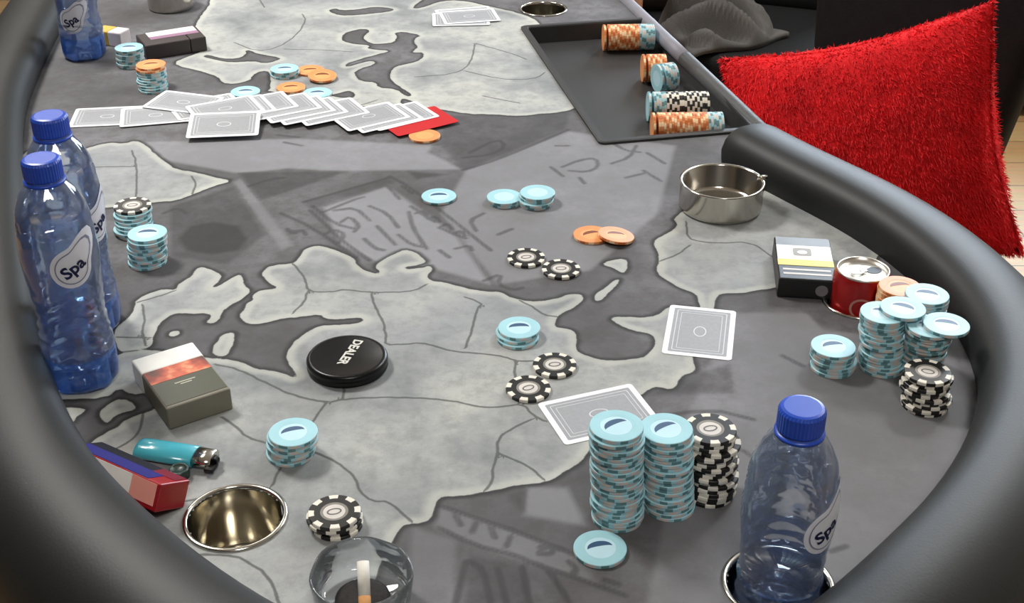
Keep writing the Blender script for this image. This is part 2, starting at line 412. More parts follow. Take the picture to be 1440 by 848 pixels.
def line_signed(X, Y, lines, lim):
    d2 = np.full(len(X), lim * lim); sg = np.ones(len(X))
    for ln in lines:
        for i in range(len(ln) - 1):
            x0, y0 = ln[i]; x1, y1 = ln[i + 1]
            ex, ey = x1 - x0, y1 - y0
            m = np.nonzero((X > min(x0, x1) - lim) & (X < max(x0, x1) + lim) & (Y > min(y0, y1) - lim) & (Y < max(y0, y1) + lim))[0]
            if not len(m): continue
            x, y = X[m], Y[m]
            k = np.clip(((x - x0) * ex + (y - y0) * ey) / (ex * ex + ey * ey + 1e-12), 0, 1)
            q = (x - x0 - k * ex) ** 2 + (y - y0 - k * ey) ** 2
            b_ = q < d2[m] - 1e-12
            d2[m[b_]] = q[b_]; sg[m[b_]] = np.where(ex * (y[b_] - y0) - ey * (x[b_] - x0) > 0, 1, -1)
    return sg * np.sqrt(d2)

def sd_box(X, Y, poly, lim=0.02):
    """poly_sd limited to the polygon's surroundings"""
    xs = [q[0] for q in poly]; ys = [q[1] for q in poly]
    r = np.full(len(X), -lim)
    m = (X > min(xs) - lim) & (X < max(xs) + lim) & (Y > min(ys) - lim) & (Y < max(ys) + lim)
    if m.any(): r[m] = np.clip(poly_sd(X[m], Y[m], poly), -lim, lim)
    return r

def world_poly(pl, it=1): return [tuple(v) for v in chaikin([at(*q) for q in pl], True, it)]
def world_line(pl): return [tuple(v) for v in chaikin([at(*q) for q in pl], False, 1)]

outer = [path[i] for i in range(len(path))]
def path_normal(i):
    d = path[min(i + 1, len(path) - 1)] - path[max(i - 1, 0)]; d.normalize()
    return Vector((d.y, -d.x))
_c = Vector((0.2, TM))
_sgn = 1 if (path[60] - _c).dot(path_normal(60)) > 0 else -1
table_poly = [path[i] + 0.05 * _sgn * path_normal(i) for i in range(len(path))]
table_poly = [q for q in table_poly]

def build_cloth(parent):
    ps = np.arange(-0.37, EDGE_P + 0.0601, 0.0028)
    ps = np.append(ps[ps < EDGE_P - 0.001], np.append(EDGE_P, ps[ps > EDGE_P + 0.001]))
    ts = np.concatenate([np.arange(0.36, 2.22, 0.0028), np.arange(2.22, 3.02, 0.02)])
    npn, ntn = len(ps), len(ts)
    Pg, Tg = np.meshgrid(ps, ts)
    p = Pg.ravel(); t = Tg.ravel()
    X = p * B.x + t * A.x; Y = p * B.y + t * A.y
    # faces to keep
    pc = ((Pg[:-1, :-1] + Pg[1:, 1:]) / 2).ravel(); tcn = ((Tg[:-1, :-1] + Tg[1:, 1:]) / 2).ravel()
    gate = [(q.x, q.y) for q in table_poly]
    ins = poly_sd(pc, tcn, gate) > 0
    near_t, far_t = path[0].y, path[-1].y
    zone = (tcn > near_t - 0.03) & (tcn < far_t + 0.03)
    ins = np.where(zone, (pc < EDGE_P) & (pc > 0) | ins & (pc <= 0.3), ins)
    xc = pc * B.x + tcn * A.x; yc = pc * B.y + tcn * A.y
    for (c, r, d) in CUPS.values():
        ins &= (xc - c[0]) ** 2 + (yc - c[1]) ** 2 > (r - 0.0015) ** 2
    ca, sa = math.cos(-TR_R), math.sin(-TR_R)
    lp = (pc - TR_C[0]) * ca - (tcn - TR_C[1]) * sa; lt = (pc - TR_C[0]) * sa + (tcn - TR_C[1]) * ca
    ins &= ~((abs(lp) < TR_W / 2 - 0.004) & (abs(lt) < TR_L / 2 - 0.004))
    idx = np.nonzero(ins)[0]
    row = idx // (npn - 1); colm = idx % (npn - 1); v0 = row * npn + colm
    F = np.stack([v0, v0 + 1, v0 + npn + 1, v0 + npn], 1)
    used = np.unique(F); remap = -np.ones(npn * ntn, int); remap[used] = np.arange(len(used)); F = remap[F]
    X, Y = X[used], Y[used]
    lim = 0.02
    sd = np.full(len(X), -lim)
    for pl in LAND: sd = np.maximum(sd, sd_box(X, Y, world_poly(pl), lim))
    for pl in LAKES: sd = np.minimum(sd, -sd_box(X, Y, world_poly(pl), lim))
    bd = line_d(X, Y, [world_line(l) for l in BORDERS], lim)
    bs_ = line_signed(X, Y, [world_line(l) for l in BORDERS], lim)
    st = line_d(X, Y, [world_line(l) for l in STROKES], lim)
    tone = np.zeros(len(X))
    for pl, v in TONES:
        s = sd_box(X, Y, world_poly(pl, 0), lim); tone += v * np.clip(s / 0.006 + 0.5, 0, 1)
    me = bpy.data.meshes.new('playing_cloth')
    me.vertices.add(len(X)); co = np.stack([X, Y, np.full(len(X), ZT)], 1).ravel(); me.vertices.foreach_set('co', co)
    nf = len(F); me.loops.add(nf * 4); me.loops.foreach_set('vertex_index', F.ravel().astype(np.int32))
    me.polygons.add(nf); me.polygons.foreach_set('loop_start', np.arange(0, nf * 4, 4, dtype=np.int32))
    me.update(calc_edges=True)
    for nm, ar in (('coast', sd), ('border', bd), ('bordersigned', bs_), ('stroke', st), ('tone', tone)):
        at_ = me.attributes.new(nm, 'FLOAT', 'POINT'); at_.data.foreach_set('value', ar.astype(np.float32))
    # material
    m = bpy.data.materials.new('printed_cloth'); m.use_nodes = True
    nt = m.node_tree; N = nt.nodes; L = nt.links; bs = N['Principled BSDF']
    bs.inputs['Roughness'].default_value = 0.75; bs.inputs['Specular IOR Level'].default_value = 0.25
    tc = N.new('ShaderNodeTexCoord')
    def noise(s, d=6, r=0.55):
        n = N.new('ShaderNodeTexNoise'); n.inputs['Scale'].default_value = s; n.inputs['Detail'].default_value = d; n.inputs['Roughness'].default_value = r
        L.new(tc.outputs['Object'], n.inputs['Vector']); return n.outputs['Fac']
    def attr(n):
        a = N.new('ShaderNodeAttribute'); a.attribute_name = n; return a.outputs['Fac']
    def math_(op, a, b=None, c=None):
        n = N.new('ShaderNodeMath'); n.operation = op
        for i, v in enumerate((a, b, c)):
            if v is None: continue
            if isinstance(v, (int, float)): n.inputs[i].default_value = v
            else: L.new(v, n.inputs[i])
        return n.outputs[0]
    def mr(v, a, b, c, d, smooth=True):
        n = N.new('ShaderNodeMapRange'); n.interpolation_type = 'SMOOTHSTEP' if smooth else 'LINEAR'
        L.new(v, n.inputs[0])
        for i, q in enumerate((a, b, c, d)): n.inputs[1 + i].default_value = q
        return n.outputs[0]
    def ramp(fac, cols):
        r = N.new('ShaderNodeValToRGB'); L.new(fac, r.inputs[0])
        while len(r.color_ramp.elements) < len(cols): r.color_ramp.elements.new(0.5)
        for e, (po, c) in zip(r.color_ramp.elements, cols): e.position = po; e.color = c
        return r.outputs[0]
    def mix(f, a, b, blend='MIX'):
        n = N.new('ShaderNodeMix'); n.data_type = 'RGBA'; n.blend_type = blend
        for i, v in ((0, f), (6, a), (7, b)):
            if isinstance(v, (int, float)): n.inputs[i].default_value = v
            elif isinstance(v, (tuple, list)): n.inputs[i].default_value = v
            else: L.new(v, n.inputs[i])
        return n.outputs[2]
    wob = math_('MULTIPLY', math_('SUBTRACT', noise(70, 4), 0.5), 0.0045)
    sdv = math_('ADD', attr('coast'), wob)
    land_f = mr(sdv, -0.0007, 0.0007, 0, 1)
    outl = math_('MULTIPLY', mr(sdv, -0.0065, -0.0006, 0, 1), mr(sdv, -0.0004, 0.0012, 1, 0))
    rim = math_('MULTIPLY', mr(sdv, 0.0, 0.001, 0, 1), mr(sdv, 0.004, 0.012, 1, 0))
    land_c = ramp(noise(9, 8, 0.62), [(0.32, S(122, 126, 128)), (0.5, S(156, 158, 157)), (0.66, S(184, 185, 177))])
    land_c = mix(mr(noise(4.5, 4), 0.45, 0.62, 0, 0.5), land_c, S(138, 142, 148))
    land_c = mix(mr(noise(60, 6, 0.7), 0.42, 0.70, 0, 0.38), land_c, S(112, 115, 116))
    land_c = mix(math_('MULTIPLY', rim, 0.45), land_c, S(192, 193, 183))
    sea_c = ramp(noise(7, 7, 0.6), [(0.32, S(76, 75, 76)), (0.52, S(94, 93, 96)), (0.68, S(116, 115, 119))])
    fine = noise(55, 5, 0.7)
    sea_c = mix(mr(fine, 0.38, 0.66, 0.0, 0.5), sea_c, S(76, 73, 72))
    ton = attr('tone')
    sea_c = mix(mr(ton, 0.0, 0.08, 0, 1, False), sea_c, S(160, 161, 166))
    sea_c = mix(mr(ton, -0.08, 0.0, 1, 0, False), sea_c, S(48, 47, 47))
    strk = math_('MULTIPLY', mr(math_('ADD', attr('stroke'), math_('MULTIPLY', math_('SUBTRACT', fine, 0.5), 0.004)), 0.0006, 0.0044, 1, 0), 0.62)
    sea_c = mix(strk, sea_c, S(54, 53, 55))
    brd = mr(math_('ABSOLUTE', math_('ADD', attr('bordersigned'), math_('MULTIPLY', math_('SUBTRACT', noise(80, 3), 0.5), 0.003))), 0.0005, 0.0019, 0.8, 0)
    brd = math_('MULTIPLY', brd, mr(attr('border'), 0.0022, 0.0040, 1, 0))
    land_c = mix(brd, land_c, S(74, 76, 74))
    c = mix(land_f, sea_c, land_c)
    c = mix(math_('MULTIPLY', outl, 0.85), c, S(44, 45, 44))
    L.new(c, bs.inputs['Base Color'])
    bp = N.new('ShaderNodeBump'); bp.inputs['Strength'].default_value = 0.12; bp.inputs['Distance'].default_value = 0.001
    L.new(noise(900, 2), bp.inputs['Height']); L.new(bp.outputs[0], bs.inputs['Normal'])
    o = link('playing_cloth', me, m, parent)
    o['label'] = 'grey printed map cloth'
    return o

def build_table():
    root = thing('poker_table', 'long oval poker table with grey world map cloth and black padded rail', 'table', (0, 0, 0))
    build_cloth(root)
    # padded rail swept along the oval, open on the dealer's side
    prof = [(0.0, -0.002), (-0.002, 0.010), (-0.003, 0.022), (0.002, 0.034), (0.010, 0.0415), (0.022, 0.0455), (0.040, 0.0455), (0.058, 0.0425),
            (0.075, 0.0345), (0.090, 0.021), (0.100, 0.003), (0.105, -0.016), (0.105, -0.036), (0.096, -0.055), (0.080, -0.06), (0.02, -0.06)]
    bm = bmesh.new(); rings = []
    def ring(c, nrm, tan, off, sc):
        vs = []
        for (u, z) in prof:
            uu = 0.052 + (u - 0.052) * sc; zz = -0.01 + (z + 0.01) * sc
            q = c + nrm * uu + tan * off
            x, y = xy_of(q.x, q.y); vs.append(bm.verts.new((x, y, ZT + zz)))
        rings.append(vs)
    n = len(path)
    for i in range(n):
        nrm = path_normal(i) * _sgn
        d = (path[min(i + 1, n - 1)] - path[max(i - 1, 0)]).normalized()
        if i == 0:
            for k in range(6):
                a = math.pi / 2 * k / 6; ring(path[0], nrm, -d, 0.014 * math.cos(a), max(0.05, math.sin(a)) if k else 0.05)
        ring(path[i], nrm, d, 0, 1)
        if i == n - 1:
            for k in range(5, -1, -1):
                a = math.pi / 2 * k / 6; ring(path[i], nrm, d, 0.014 * math.cos(a), max(0.05, math.sin(a)) if k else 0.05)
    m_ = len(prof)
    for a, b in zip(rings[:-1], rings[1:]):
        for i in range(m_):
            j = (i + 1) % m_; bm.faces.new((a[i], a[j], b[j], b[i]))
    bm.faces.new(rings[0]); bm.faces.new(rings[-1])
    link('padded_rail', bm_mesh(bm), M_vinyl, root, True)
    # rounded edge bead on the dealer's side, in two lengths with a joint
    t0, t1 = path[0].y - 0.02, path[-1].y + 0.02
    tj = pt_of(*at(974, 79))[1]
    for (a, b_, mt) in ((t0, tj - 0.001, mat('edge_dark_grey', S(72, 73, 74), 0.5, bump=0.2)), (tj + 0.001, t1, mat('edge_light_grey', S(128, 127, 136), 0.55, bump=0.2))):
        bm = bmesh.new()
        tube(bm, [(*xy_of(EDGE_P + 0.004, a + (b_ - a) * k / 6), ZT - 0.003) for k in range(7)], 0.011, 12)
        link('edge_bead', bm_mesh(bm), mt, root, True)
    # body under the cloth: side skirt, underside
    bm = bmesh.new()
    gate = [path[i] + 0.06 * _sgn * path_normal(i) for i in range(n)]
    gate = [q for q in gate if not (path[0].y - .02 < q.y < path[-1].y + .02 and q.x > 0.3)] 
    gate = [Vector((EDGE_P, path[-1].y)), Vector((EDGE_P, path[0].y))] + gate
    top = [bm.verts.new((*xy_of(q.x, q.y), ZT - 0.012)) for q in gate]; bot = [bm.verts.new((*xy_of(q.x, q.y), ZT - 0.095)) for q in gate]
    for i in range(len(gate)):
        j = (i + 1) % len(gate); bm.faces.new((top[i], top[j], bot[j], bot[i]))
    bm.faces.new(bot)
    link('apron', bm_mesh(bm), mat('dark_apron', S(34, 33, 32), 0.6), root)
    for (p_, t_) in ((-0.12, 0.85), (0.5, 0.85), (-0.12, 2.45), (0.5, 2.45)):
        x, y = xy_of(p_, t_)
        me = lathe([(0, 0), (0.035, 0), (0.035, 0.01), (0.024, 0.03), (0.024, ZT - 0.1), (0.05, ZT - 0.097), (0, ZT - 0.0965)], 20)
        o = link('leg', me, mat('black_metal', S(22, 22, 23), 0.35, 0.6), root, True); o.location = (x, y, 0)
    return root
build_table()

# ------------------------------------------------------------------ room
def plane(name, pts, m):
    bm = bmesh.new(); bm.faces.new([bm.verts.new(q) for q in pts]); me = bpy.data.meshes.new(name); bm.to_mesh(me); bm.free()
    return tag(link(name, me, m), kind='structure')
x0, x1, y0, y1 = ROOM
def woodmat():
    m = bpy.data.materials.new('oak_floor'); m.use_nodes = True
    nt = m.node_tree; N = nt.nodes; L = nt.links; b = N['Principled BSDF']; b.inputs['Roughness'].default_value = 0.45
    tc = N.new('ShaderNodeTexCoord'); br = N.new('ShaderNodeTexBrick')
    br.inputs['Color1'].default_value = S(196, 160, 112); br.inputs['Color2'].default_value = S(182, 144, 96); br.inputs['Mortar'].default_value = S(96, 70, 44)
    br.inputs['Scale'].default_value = 1.0; br.inputs['Brick Width'].default_value = 1.2; br.inputs['Row Height'].default_value = 0.14; br.inputs['Mortar Size'].default_value = 0.002
    L.new(tc.outputs['Object'], br.inputs['Vector'])
    mp = N.new('ShaderNodeMapping'); mp.inputs['Scale'].default_value = (2, 24, 2); L.new(tc.outputs['Object'], mp.inputs[0])
    n = N.new('ShaderNodeTexNoise'); n.inputs['Scale'].default_value = 3; n.inputs['Detail'].default_value = 8; L.new(mp.outputs[0], n.inputs['Vector'])
    mx = N.new('ShaderNodeMix'); mx.data_type = 'RGBA'; mx.blend_type = 'MULTIPLY'; mx.inputs[0].default_value = 0.5
    L.new(br.outputs['Color'], mx.inputs[6]); L.new(n.outputs['Color'], mx.inputs[7]); L.new(mx.outputs[2], b.inputs['Base Color'])
    return m
plane('floor', [(x0, y0, 0), (x1, y0, 0), (x1, y1, 0), (x0, y1, 0)], woodmat())
plane('ceiling', [(x0, y0, CEIL), (x0, y1, CEIL), (x1, y1, CEIL), (x1, y0, CEIL)], mat('ceiling_paint', S(226, 224, 218), 0.9))
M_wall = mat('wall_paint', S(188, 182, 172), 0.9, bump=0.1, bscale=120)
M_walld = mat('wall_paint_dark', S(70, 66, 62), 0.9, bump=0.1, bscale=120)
plane('wall_back', [(x0, y1, 0), (x1, y1, 0), (x1, y1, CEIL), (x0, y1, CEIL)], M_wall)
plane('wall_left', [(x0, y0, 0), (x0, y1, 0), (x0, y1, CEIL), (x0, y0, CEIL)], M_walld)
plane('wall_right', [(x1, y0, 0), (x1, y1, 0), (x1, y1, CEIL), (x1, y0, CEIL)], M_wall)
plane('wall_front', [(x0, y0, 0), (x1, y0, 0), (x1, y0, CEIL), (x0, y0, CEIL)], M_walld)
# window in the back wall: frame, two panes
wn = bpy.data.objects.new('window_1', None); COL.objects.link(wn); wn.location = (1.75, y1 - 0.03, 1.72); wn.rotation_euler = (0, 0, math.pi / 2); wn['kind'] = 'structure'
M_frame = mat('white_frame', S(225, 225, 222), 0.5)
bm = bmesh.new()
for (yy, zz, dy, dz) in ((-.8, 0, .07, 1.3), (.8, 0, .07, 1.3), (0, 0, .06, 1.3), (0, .62, 1.6, .07), (0, -.62, 1.6, .07)): box(bm, (0, yy, zz), (.05, dy, dz))
link('window_frame', bm_mesh(bm), M_frame, wn)
mg = bpy.data.materials.new('daylight_pane'); mg.use_nodes = True
e = mg.node_tree.nodes['Principled BSDF']; e.inputs['Emission Color'].default_value = (0.74, 0.86, 1, 1); e.inputs['Emission Strength'].default_value = 2.5
for yy in (-.39, .39):
    link('pane', bevelbox((.01, .74, 1.2), 0, c=(0.008, yy, 0)), mg, wn)
for i, (x, y, e_, s) in enumerate(LAMPS):
    t = thing('ceiling_lamp', ['square white ceiling lamp over the left side of the poker table', 'square white ceiling lamp on the right, nearest the window', 'square white ceiling lamp behind the photographer', 'square white ceiling lamp in the far left corner'][i], 'lamp', (x, y, CEIL), 0, 'square ceiling lamps')
    bm = bmesh.new()
    for (cx, cy, dx, dy) in ((0, s / 2 + .02, s + .08, .04), (0, -s / 2 - .02, s + .08, .04), (s / 2 + .02, 0, .04, s), (-s / 2 - .02, 0, .04, s)): box(bm, (cx, cy, -.04), (dx, dy, .08))
    link('frame', bm_mesh(bm), M_frame, t)
    me_ = bpy.data.materials.get('lamp_diffuser')
    if not me_:
        me_ = bpy.data.materials.new('lamp_diffuser'); me_.use_nodes = True
        q = me_.node_tree.nodes['Principled BSDF']; q.inputs['Emission Color'].default_value = (1, .95, .87, 1); q.inputs['Emission Strength'].default_value = 5
    link('diffuser', bevelbox((s, s, .01), 0, c=(0, 0, -.06)), me_, t)

# ------------------------------------------------------------------ cup holders
def cup_holder(key, label):
    (x, y), r, d = CUPS[key]
    t = thing('cup_holder', label, 'cup holder', (x, y, ZT), 0, 'steel cup holders let into the table')
    prof = [(r + .0022, 0.0003), (r + .0024, 0.0012), (r + .001, 0.0020), (r - .0005, 0.0021), (r - .0017, 0.0012), (r - .002, -0.002)]
    link('rim', lathe(prof, 56), M_steel, t, True)
    prof = [(r - .002, -0.002), (r - .0024, -d * .5), (r - .0028, -d + .008), (r - .005, -d + .003), (r - .010, -d), (0, -d), (0, -d - .0012), (r - .001, -d - .0012), (r - .001, -0.002)]
    link('cup', lathe(prof, 56), M_steeld, t, True)
    return t
cup_holder('left', 'empty round steel cup holder let into the cloth beside the small red box')
cup_holder('right', 'steel cup holder holding the water bottle nearest the camera')
cup_holder('can', 'steel cup holder holding the red drinks can')
cup_holder('top', 'empty steel cup holder beside the far end of the dealer tray')

# ------------------------------------------------------------------ chips
CH_R, CH_H = 0.0195, 0.0033
def chip_mesh(kind):
    n = 64
    prof = [(0, CH_H * .94), (0.0112, CH_H * .94), (0.0116, CH_H * .985), (0.0132, CH_H * .985), (0.0136, CH_H), (CH_R - .0005, CH_H), (CH_R - .0001, CH_H - .0003), (CH_R, CH_H - .0006), (CH_R, .0006), (CH_R - .0001, .0003), (CH_R - .0005, 0), (0, 0)]
    if kind == 'black':
        for a_, b_ in ((1, .0082), (2, .0086), (3, .0104), (4, .0150)): prof[a_] = (b_, prof[a_][1])
    per = {'blue': 6, 'orange': 6, 'black': 8}[kind]
    wd = {'blue': 0.36, 'orange': 0.3, 'black': 0.42}[kind]
    def mf(k, i):
        ph = (i * per / n) % 1.0
        if k <= 0: return 3
        if k in (1, 2): return 2 if kind == 'black' else 0
        if kind == 'black' and k == 3: return 0
        if k >= 10: return 0
        if ph < wd: return 1
        if kind != 'black' and k in (6, 7, 8) and 0.5 < ph < 0.82: return 2
        return 0
    if kind != 'black':
        def mf2(k, i):
            ph = (i * per / n) % 1.0
            if k <= 0: return 3
            if k >= 10 or k < 6: return 0
            if ph < wd: return 1
            if 0.5 < ph < 0.82: return 2
            return 0
        me = lathe(prof, n, matf=mf2)
    else:
        me = lathe(prof, n, matf=mf)
    me.polygons.foreach_set('use_smooth', [False] * len(me.polygons))
    for m in M_chip[kind]: me.materials.append(m)
    return me
CHIP = {k: chip_mesh(k) for k in M_chip}
def mark_mesh(kind):
    bm = bmesh.new(); z0, z1 = CH_H * .94, CH_H * .94 + .00015
    if kind == 'black':
        pts = [(0.0056 * math.cos(a) , 0.0036 * math.sin(a)) for a in [2 * math.pi * i / 24 for i in range(24)]]
        inn = [(0.0044 * math.cos(a), 0.0025 * math.sin(a)) for a in [2 * math.pi * i / 24 for i in range(24)]]
        ringplate(pts, inn, z0, z1, bm)
    else:       # a dark half-moon print
        pts = [(0.0094 * math.cos(a), 0.0004 + 0.0068 * math.sin(a)) for a in [math.pi * i / 16 for i in range(17)]]
        pts += [(0.0090 * math.cos(a), 0.0004 + 0.0016 * math.sin(a)) for a in [math.pi - math.pi * i / 12 for i in range(13)]][1:-1]
        plate(pts, z0, z1, bm)
    me = bm_mesh(bm); me.materials.append({'blue': M_markb, 'orange': M_marko, 'black': M_markk}[kind])
    return me
MARK = {k: mark_mesh(k) for k in M_chip}
CNAME = {'blue': 'light blue', 'orange': 'orange', 'black': 'black'}
ORD = 'first second third fourth fifth sixth seventh eighth ninth tenth eleventh twelfth thirteenth fourteenth fifteenth sixteenth seventeenth eighteenth nineteenth twentieth twenty-first twenty-second twenty-third twenty-fourth twenty-fifth twenty-sixth'.split()

def chip(kind, x, y, z, label, group, mark=True, rz=None, tilt=None, axis=None):
    o = bpy.data.objects.new('poker_chip', CHIP[kind]); COL.objects.link(o)
    o.location = (x, y, ZT + z)
    rz = random.uniform(0, 6.28) if rz is None else rz
    if axis is not None:       # lying on edge: chip axis along a horizontal direction
        o.rotation_mode = 'QUATERNION'
        o.rotation_quaternion = Vector((0, 0, 1)).rotation_difference(Vector(axis)) @ Matrix.Rotation(rz, 3, 'Z').to_quaternion()
    elif tilt:
        o.rotation_mode = 'QUATERNION'
        o.rotation_quaternion = Matrix.Rotation(tilt[0], 3, (math.cos(tilt[1]), math.sin(tilt[1]), 0)).to_quaternion() @ Matrix.Rotation(rz, 3, 'Z').to_quaternion()
    else: o.rotation_euler = (0, 0, rz)
    tag(o, label, 'poker chip', group)
    if mark:
        m = bpy.data.objects.new('printed_mark', MARK[kind]); COL.objects.link(m); m.parent = o
        if not axis and mark is not True:
            m.rotation_euler = (0, 0, mark - rz)
    return o

def stack(kinds, top_px, where, group, base=None, mark=0.0, jit=0.0007, toplabel=None, rest=None):
    """kinds from the bottom up; top_px = pixel of the top face's centre; base = (x,y) of the lowest chip if the stack leans"""
    n = len(kinds); zt = n * CH_H
    tx, ty = at(*top_px, zt)
    bx, by = base if base else (tx, ty)
    for i, k in enumerate(kinds):
        f = (i + 0.5) / n
        x = bx + (tx - bx) * f + random.gauss(0, jit); y = by + (ty - by) * f + random.gauss(0, jit)
        top = i == n - 1
        if top: x, y = tx, ty
        if top: lab = toplabel or f'topmost {CNAME[k]} chip of {where}'
        elif i == 0: lab = f'bottom {CNAME[k]} chip of {where}'
        else: lab = f'{CNAME[k]} chip {ORD[n - 1 - i]} from the top of {where}'
        chip(k, x, y, i * CH_H, lab, group, mark=(mark if top else False))
    return zt
def front(px, py, r=CH_R):
    x, y = at(px, py); d = math.hypot(x, y); k = (d + r) / d
    return (x * k, y * k)

BL, OR, BK = 'blue', 'orange', 'black'
def lerp2(a, b, f): return (a[0] + (b[0] - a[0]) * f, a[1] + (b[1] - a[1]) * f)
# the three tall stacks near the front
stack([BL] * 26, (867, 598), 'the tallest stack, beside the tilted card', 'tallest light blue stack', front(867, 751), mark=0.6)
stack([BL] * 22, (937, 602), 'the tall stack next to the black stack', 'second light blue stack at the front', front(938, 735), mark=0.6)
stack([BK] * 18, (999, 602), 'the black stack beside the nearest bottle', 'black stack at the front', front(996, 716), mark=0.3, jit=0.0012)
x_, y_ = at(844, 770, CH_H); chip(BL, x_, y_, 0, 'single light blue poker chip lying in front of the tallest stack', 'loose chips on the cloth', mark=0.25)
# right-hand cluster
stack([BL] * 17, (1242, 439), 'the tall left stack by the can', 'right cluster left stack', front(1236, 532), mark=-0.5)
xe, ye = at(1270, 432, 18 * CH_H)
stack([BL] * 7, (1172, 486), 'the short stack right of the lone card', 'short stack by the right cluster', front(1169, 533), mark=0.2)
fb = (0.362, 0.957)
stack([BL] * 16, (1308, 458), 'the stack behind the right black stack', 'right cluster rear stack', fb, mark=-0.4)
xf, yf = at(1331, 455, 17 * CH_H)
chip(BL, xf, yf, 16 * CH_H, 'light blue poker chip overhanging the stack behind the right black stack', 'overhanging chips of the right cluster', mark=-0.3)
chip(BL, xe, ye, 17 * CH_H, 'light blue poker chip bridging the tops of two right-hand stacks', 'overhanging chips of the right cluster', mark=-0.5)
stack([BK] * 10, (1305, 522), 'the black stack against the right rail', 'black stack on the right', front(1297, 587), mark=-0.4, jit=0.0014)
stack([BL] * 14, (1304, 413), 'the rearmost right-hand stack near the can', 'right cluster rearmost stack', None, mark=-0.3)
stack([OR] * 12, (1266, 402), 'the orange stack beside the can', 'orange stack behind the right cluster', None, mark=0.2)
# middle of the cloth
x_, y_ = at(617, 275, CH_H); chip(BL, x_, y_, 0, 'single light blue poker chip left of the pair in mid table', 'loose chips on the cloth', mark=0.1)
stack([BL] * 2, (709, 276), 'the pair beside a taller pile in mid table', 'mid table blue pair')
stack([BL] * 4, (756, 270), 'the small mid-table blue pile', 'mid table blue pile', jit=0.002)
x_, y_ = at(832, 328, .004); chip(OR, x_, y_, 0.0, 'left orange poker chip of two overlapping ones in mid table', 'overlapping orange chips in mid table', mark=0.4)
x_, y_ = at(866, 330, .006); chip(OR, x_, y_, 0.0032, 'right orange poker chip of two overlapping ones in mid table', 'overlapping orange chips in mid table', mark=0.2, tilt=(0.16, 1.9))
x_, y_ = at(740, 361, CH_H); chip(BK, x_, y_, 0, 'left black and white poker chip of a pair below the orange chips', 'loose chips on the cloth', mark=0.3)
x_, y_ = at(789, 377, CH_H); chip(BK, x_, y_, 0, 'right black and white poker chip of a pair below the orange chips', 'loose chips on the cloth', mark=0.1)
stack([BL] * 3, (730, 460), 'the little pile on the pale map', 'blue pile in the middle', front(728, 491), mark=0.1, jit=0.0014)
x_, y_ = at(780, 512, CH_H); chip(BK, x_, y_, 0, 'far black and white poker chip of a pair above the tilted card', 'loose chips on the cloth', mark=0.2)
x_, y_ = at(743, 545, CH_H); chip(BK, x_, y_, 0, 'near black and white poker chip of a pair above the tilted card', 'loose chips on the cloth', mark=0.5)
stack([BL] * 7, (412, 607), 'the short blue stack below the dealer button', 'short stack below the button', front(411, 657), mark=0.35)
stack([BK] * 4, (470, 719), 'the small black pile beside the empty cup holder', 'black pile by the cup holder', None, mark=0.3, jit=0.0016)
# left side
stack([BL] * 10, (207, 327), 'the nearer left-hand stack beside the bottles', 'left blue stack', front(210, 381), mark=0.1, jit=0.001)
stack([BL] * 7 + [BK], (186, 288), 'the left stack with black cap', 'left stack with black top', front(192, 340), mark=0.2, jit=0.001, toplabel='black and white poker chip on top of the left-hand blue stack')
# far side
stack([BL] * 8, (181, 66), 'the far stack beside the dark packet', 'far left blue stack', None, mark=0.1)
stack([BL] * 8 + [OR, OR], (212, 90), 'the far stack capped with orange', 'far left stack with orange top', front(216, 133), mark=0.3)
stack([BL] * 3, (400, 96), 'the far blue pile behind the spread cards', 'far blue pile', None, mark=0.1)
x_, y_ = at(409, 122, CH_H); chip(OR, x_, y_, 0, 'orange poker chip lying closest to the far blue pile', 'loose chips behind the cards', mark=0.2)
x_, y_ = at(345, 128, CH_H); chip(BL, x_, y_, 0, 'light blue poker chip touching the spread cards on the left', 'loose chips behind the cards', mark=0.1)
x_, y_ = at(446, 130, CH_H); chip(BL, x_, y_, 0, 'light blue poker chip touching the spread cards below the orange pair', 'loose chips behind the cards', mark=0.1)
x_, y_ = at(436, 98, CH_H); chip(OR, x_, y_, 0, 'rear orange poker chip of the overlapping far pair', 'loose chips behind the cards', mark=0.2)
x_, y_ = at(453, 105, .007); chip(OR, x_, y_, 0.0034, 'front orange poker chip of the overlapping far pair', 'loose chips behind the cards', mark=0.2, tilt=(0.1, 0.6))
x_, y_ = at(597, 190, CH_H); chip(OR, x_, y_, 0, 'orange poker chip tucked under the red cut card', 'loose chips on the cloth', mark=False)

# ------------------------------------------------------------------ dealer tray with rows of chips on edge
def tray_xy(lp, lt):
    c, s = math.cos(TR_R), math.sin(TR_R)
    return xy_of(TR_C[0] + lp * c - lt * s, TR_C[1] + lp * s + lt * c)
TR_D = 0.022
def build_tray():
    x, y = xy_of(*TR_C)
    t = thing('dealer_tray', 'shallow black plastic dealer chip tray let into the table edge', 'tray', (x, y, ZT), AX + TR_R)
    o1 = rounded(TR_W + .004, TR_L + .004, .008); o2 = rounded(TR_W - .014, TR_L - .014, .005); fl = rounded(TR_W - .022, TR_L - .022, .004)
    bm = bmesh.new(); n = len(o1)
    def rg(pts, z): return [bm.verts.new((a, b, z)) for a, b in pts]
    R = [rg(o1, 0.0002), rg(o1, .003), rg(rounded(TR_W, TR_L, .007), .004), rg(o2, .0038), rg(rounded(TR_W - .016, TR_L - .016, .005), .002), rg(fl, -TR_D)]
    for a, b in zip(R[:-1], R[1:]):
        for i in range(n): bm.faces.new((a[i], a[(i + 1) % n], b[(i + 1) % n], b[i]))
    link('rim_and_walls', bm_mesh(bm), M_tray, t)
    link('tray_floor', plate(fl, -TR_D - .002, -TR_D, None), M_tray, t)
build_tray()
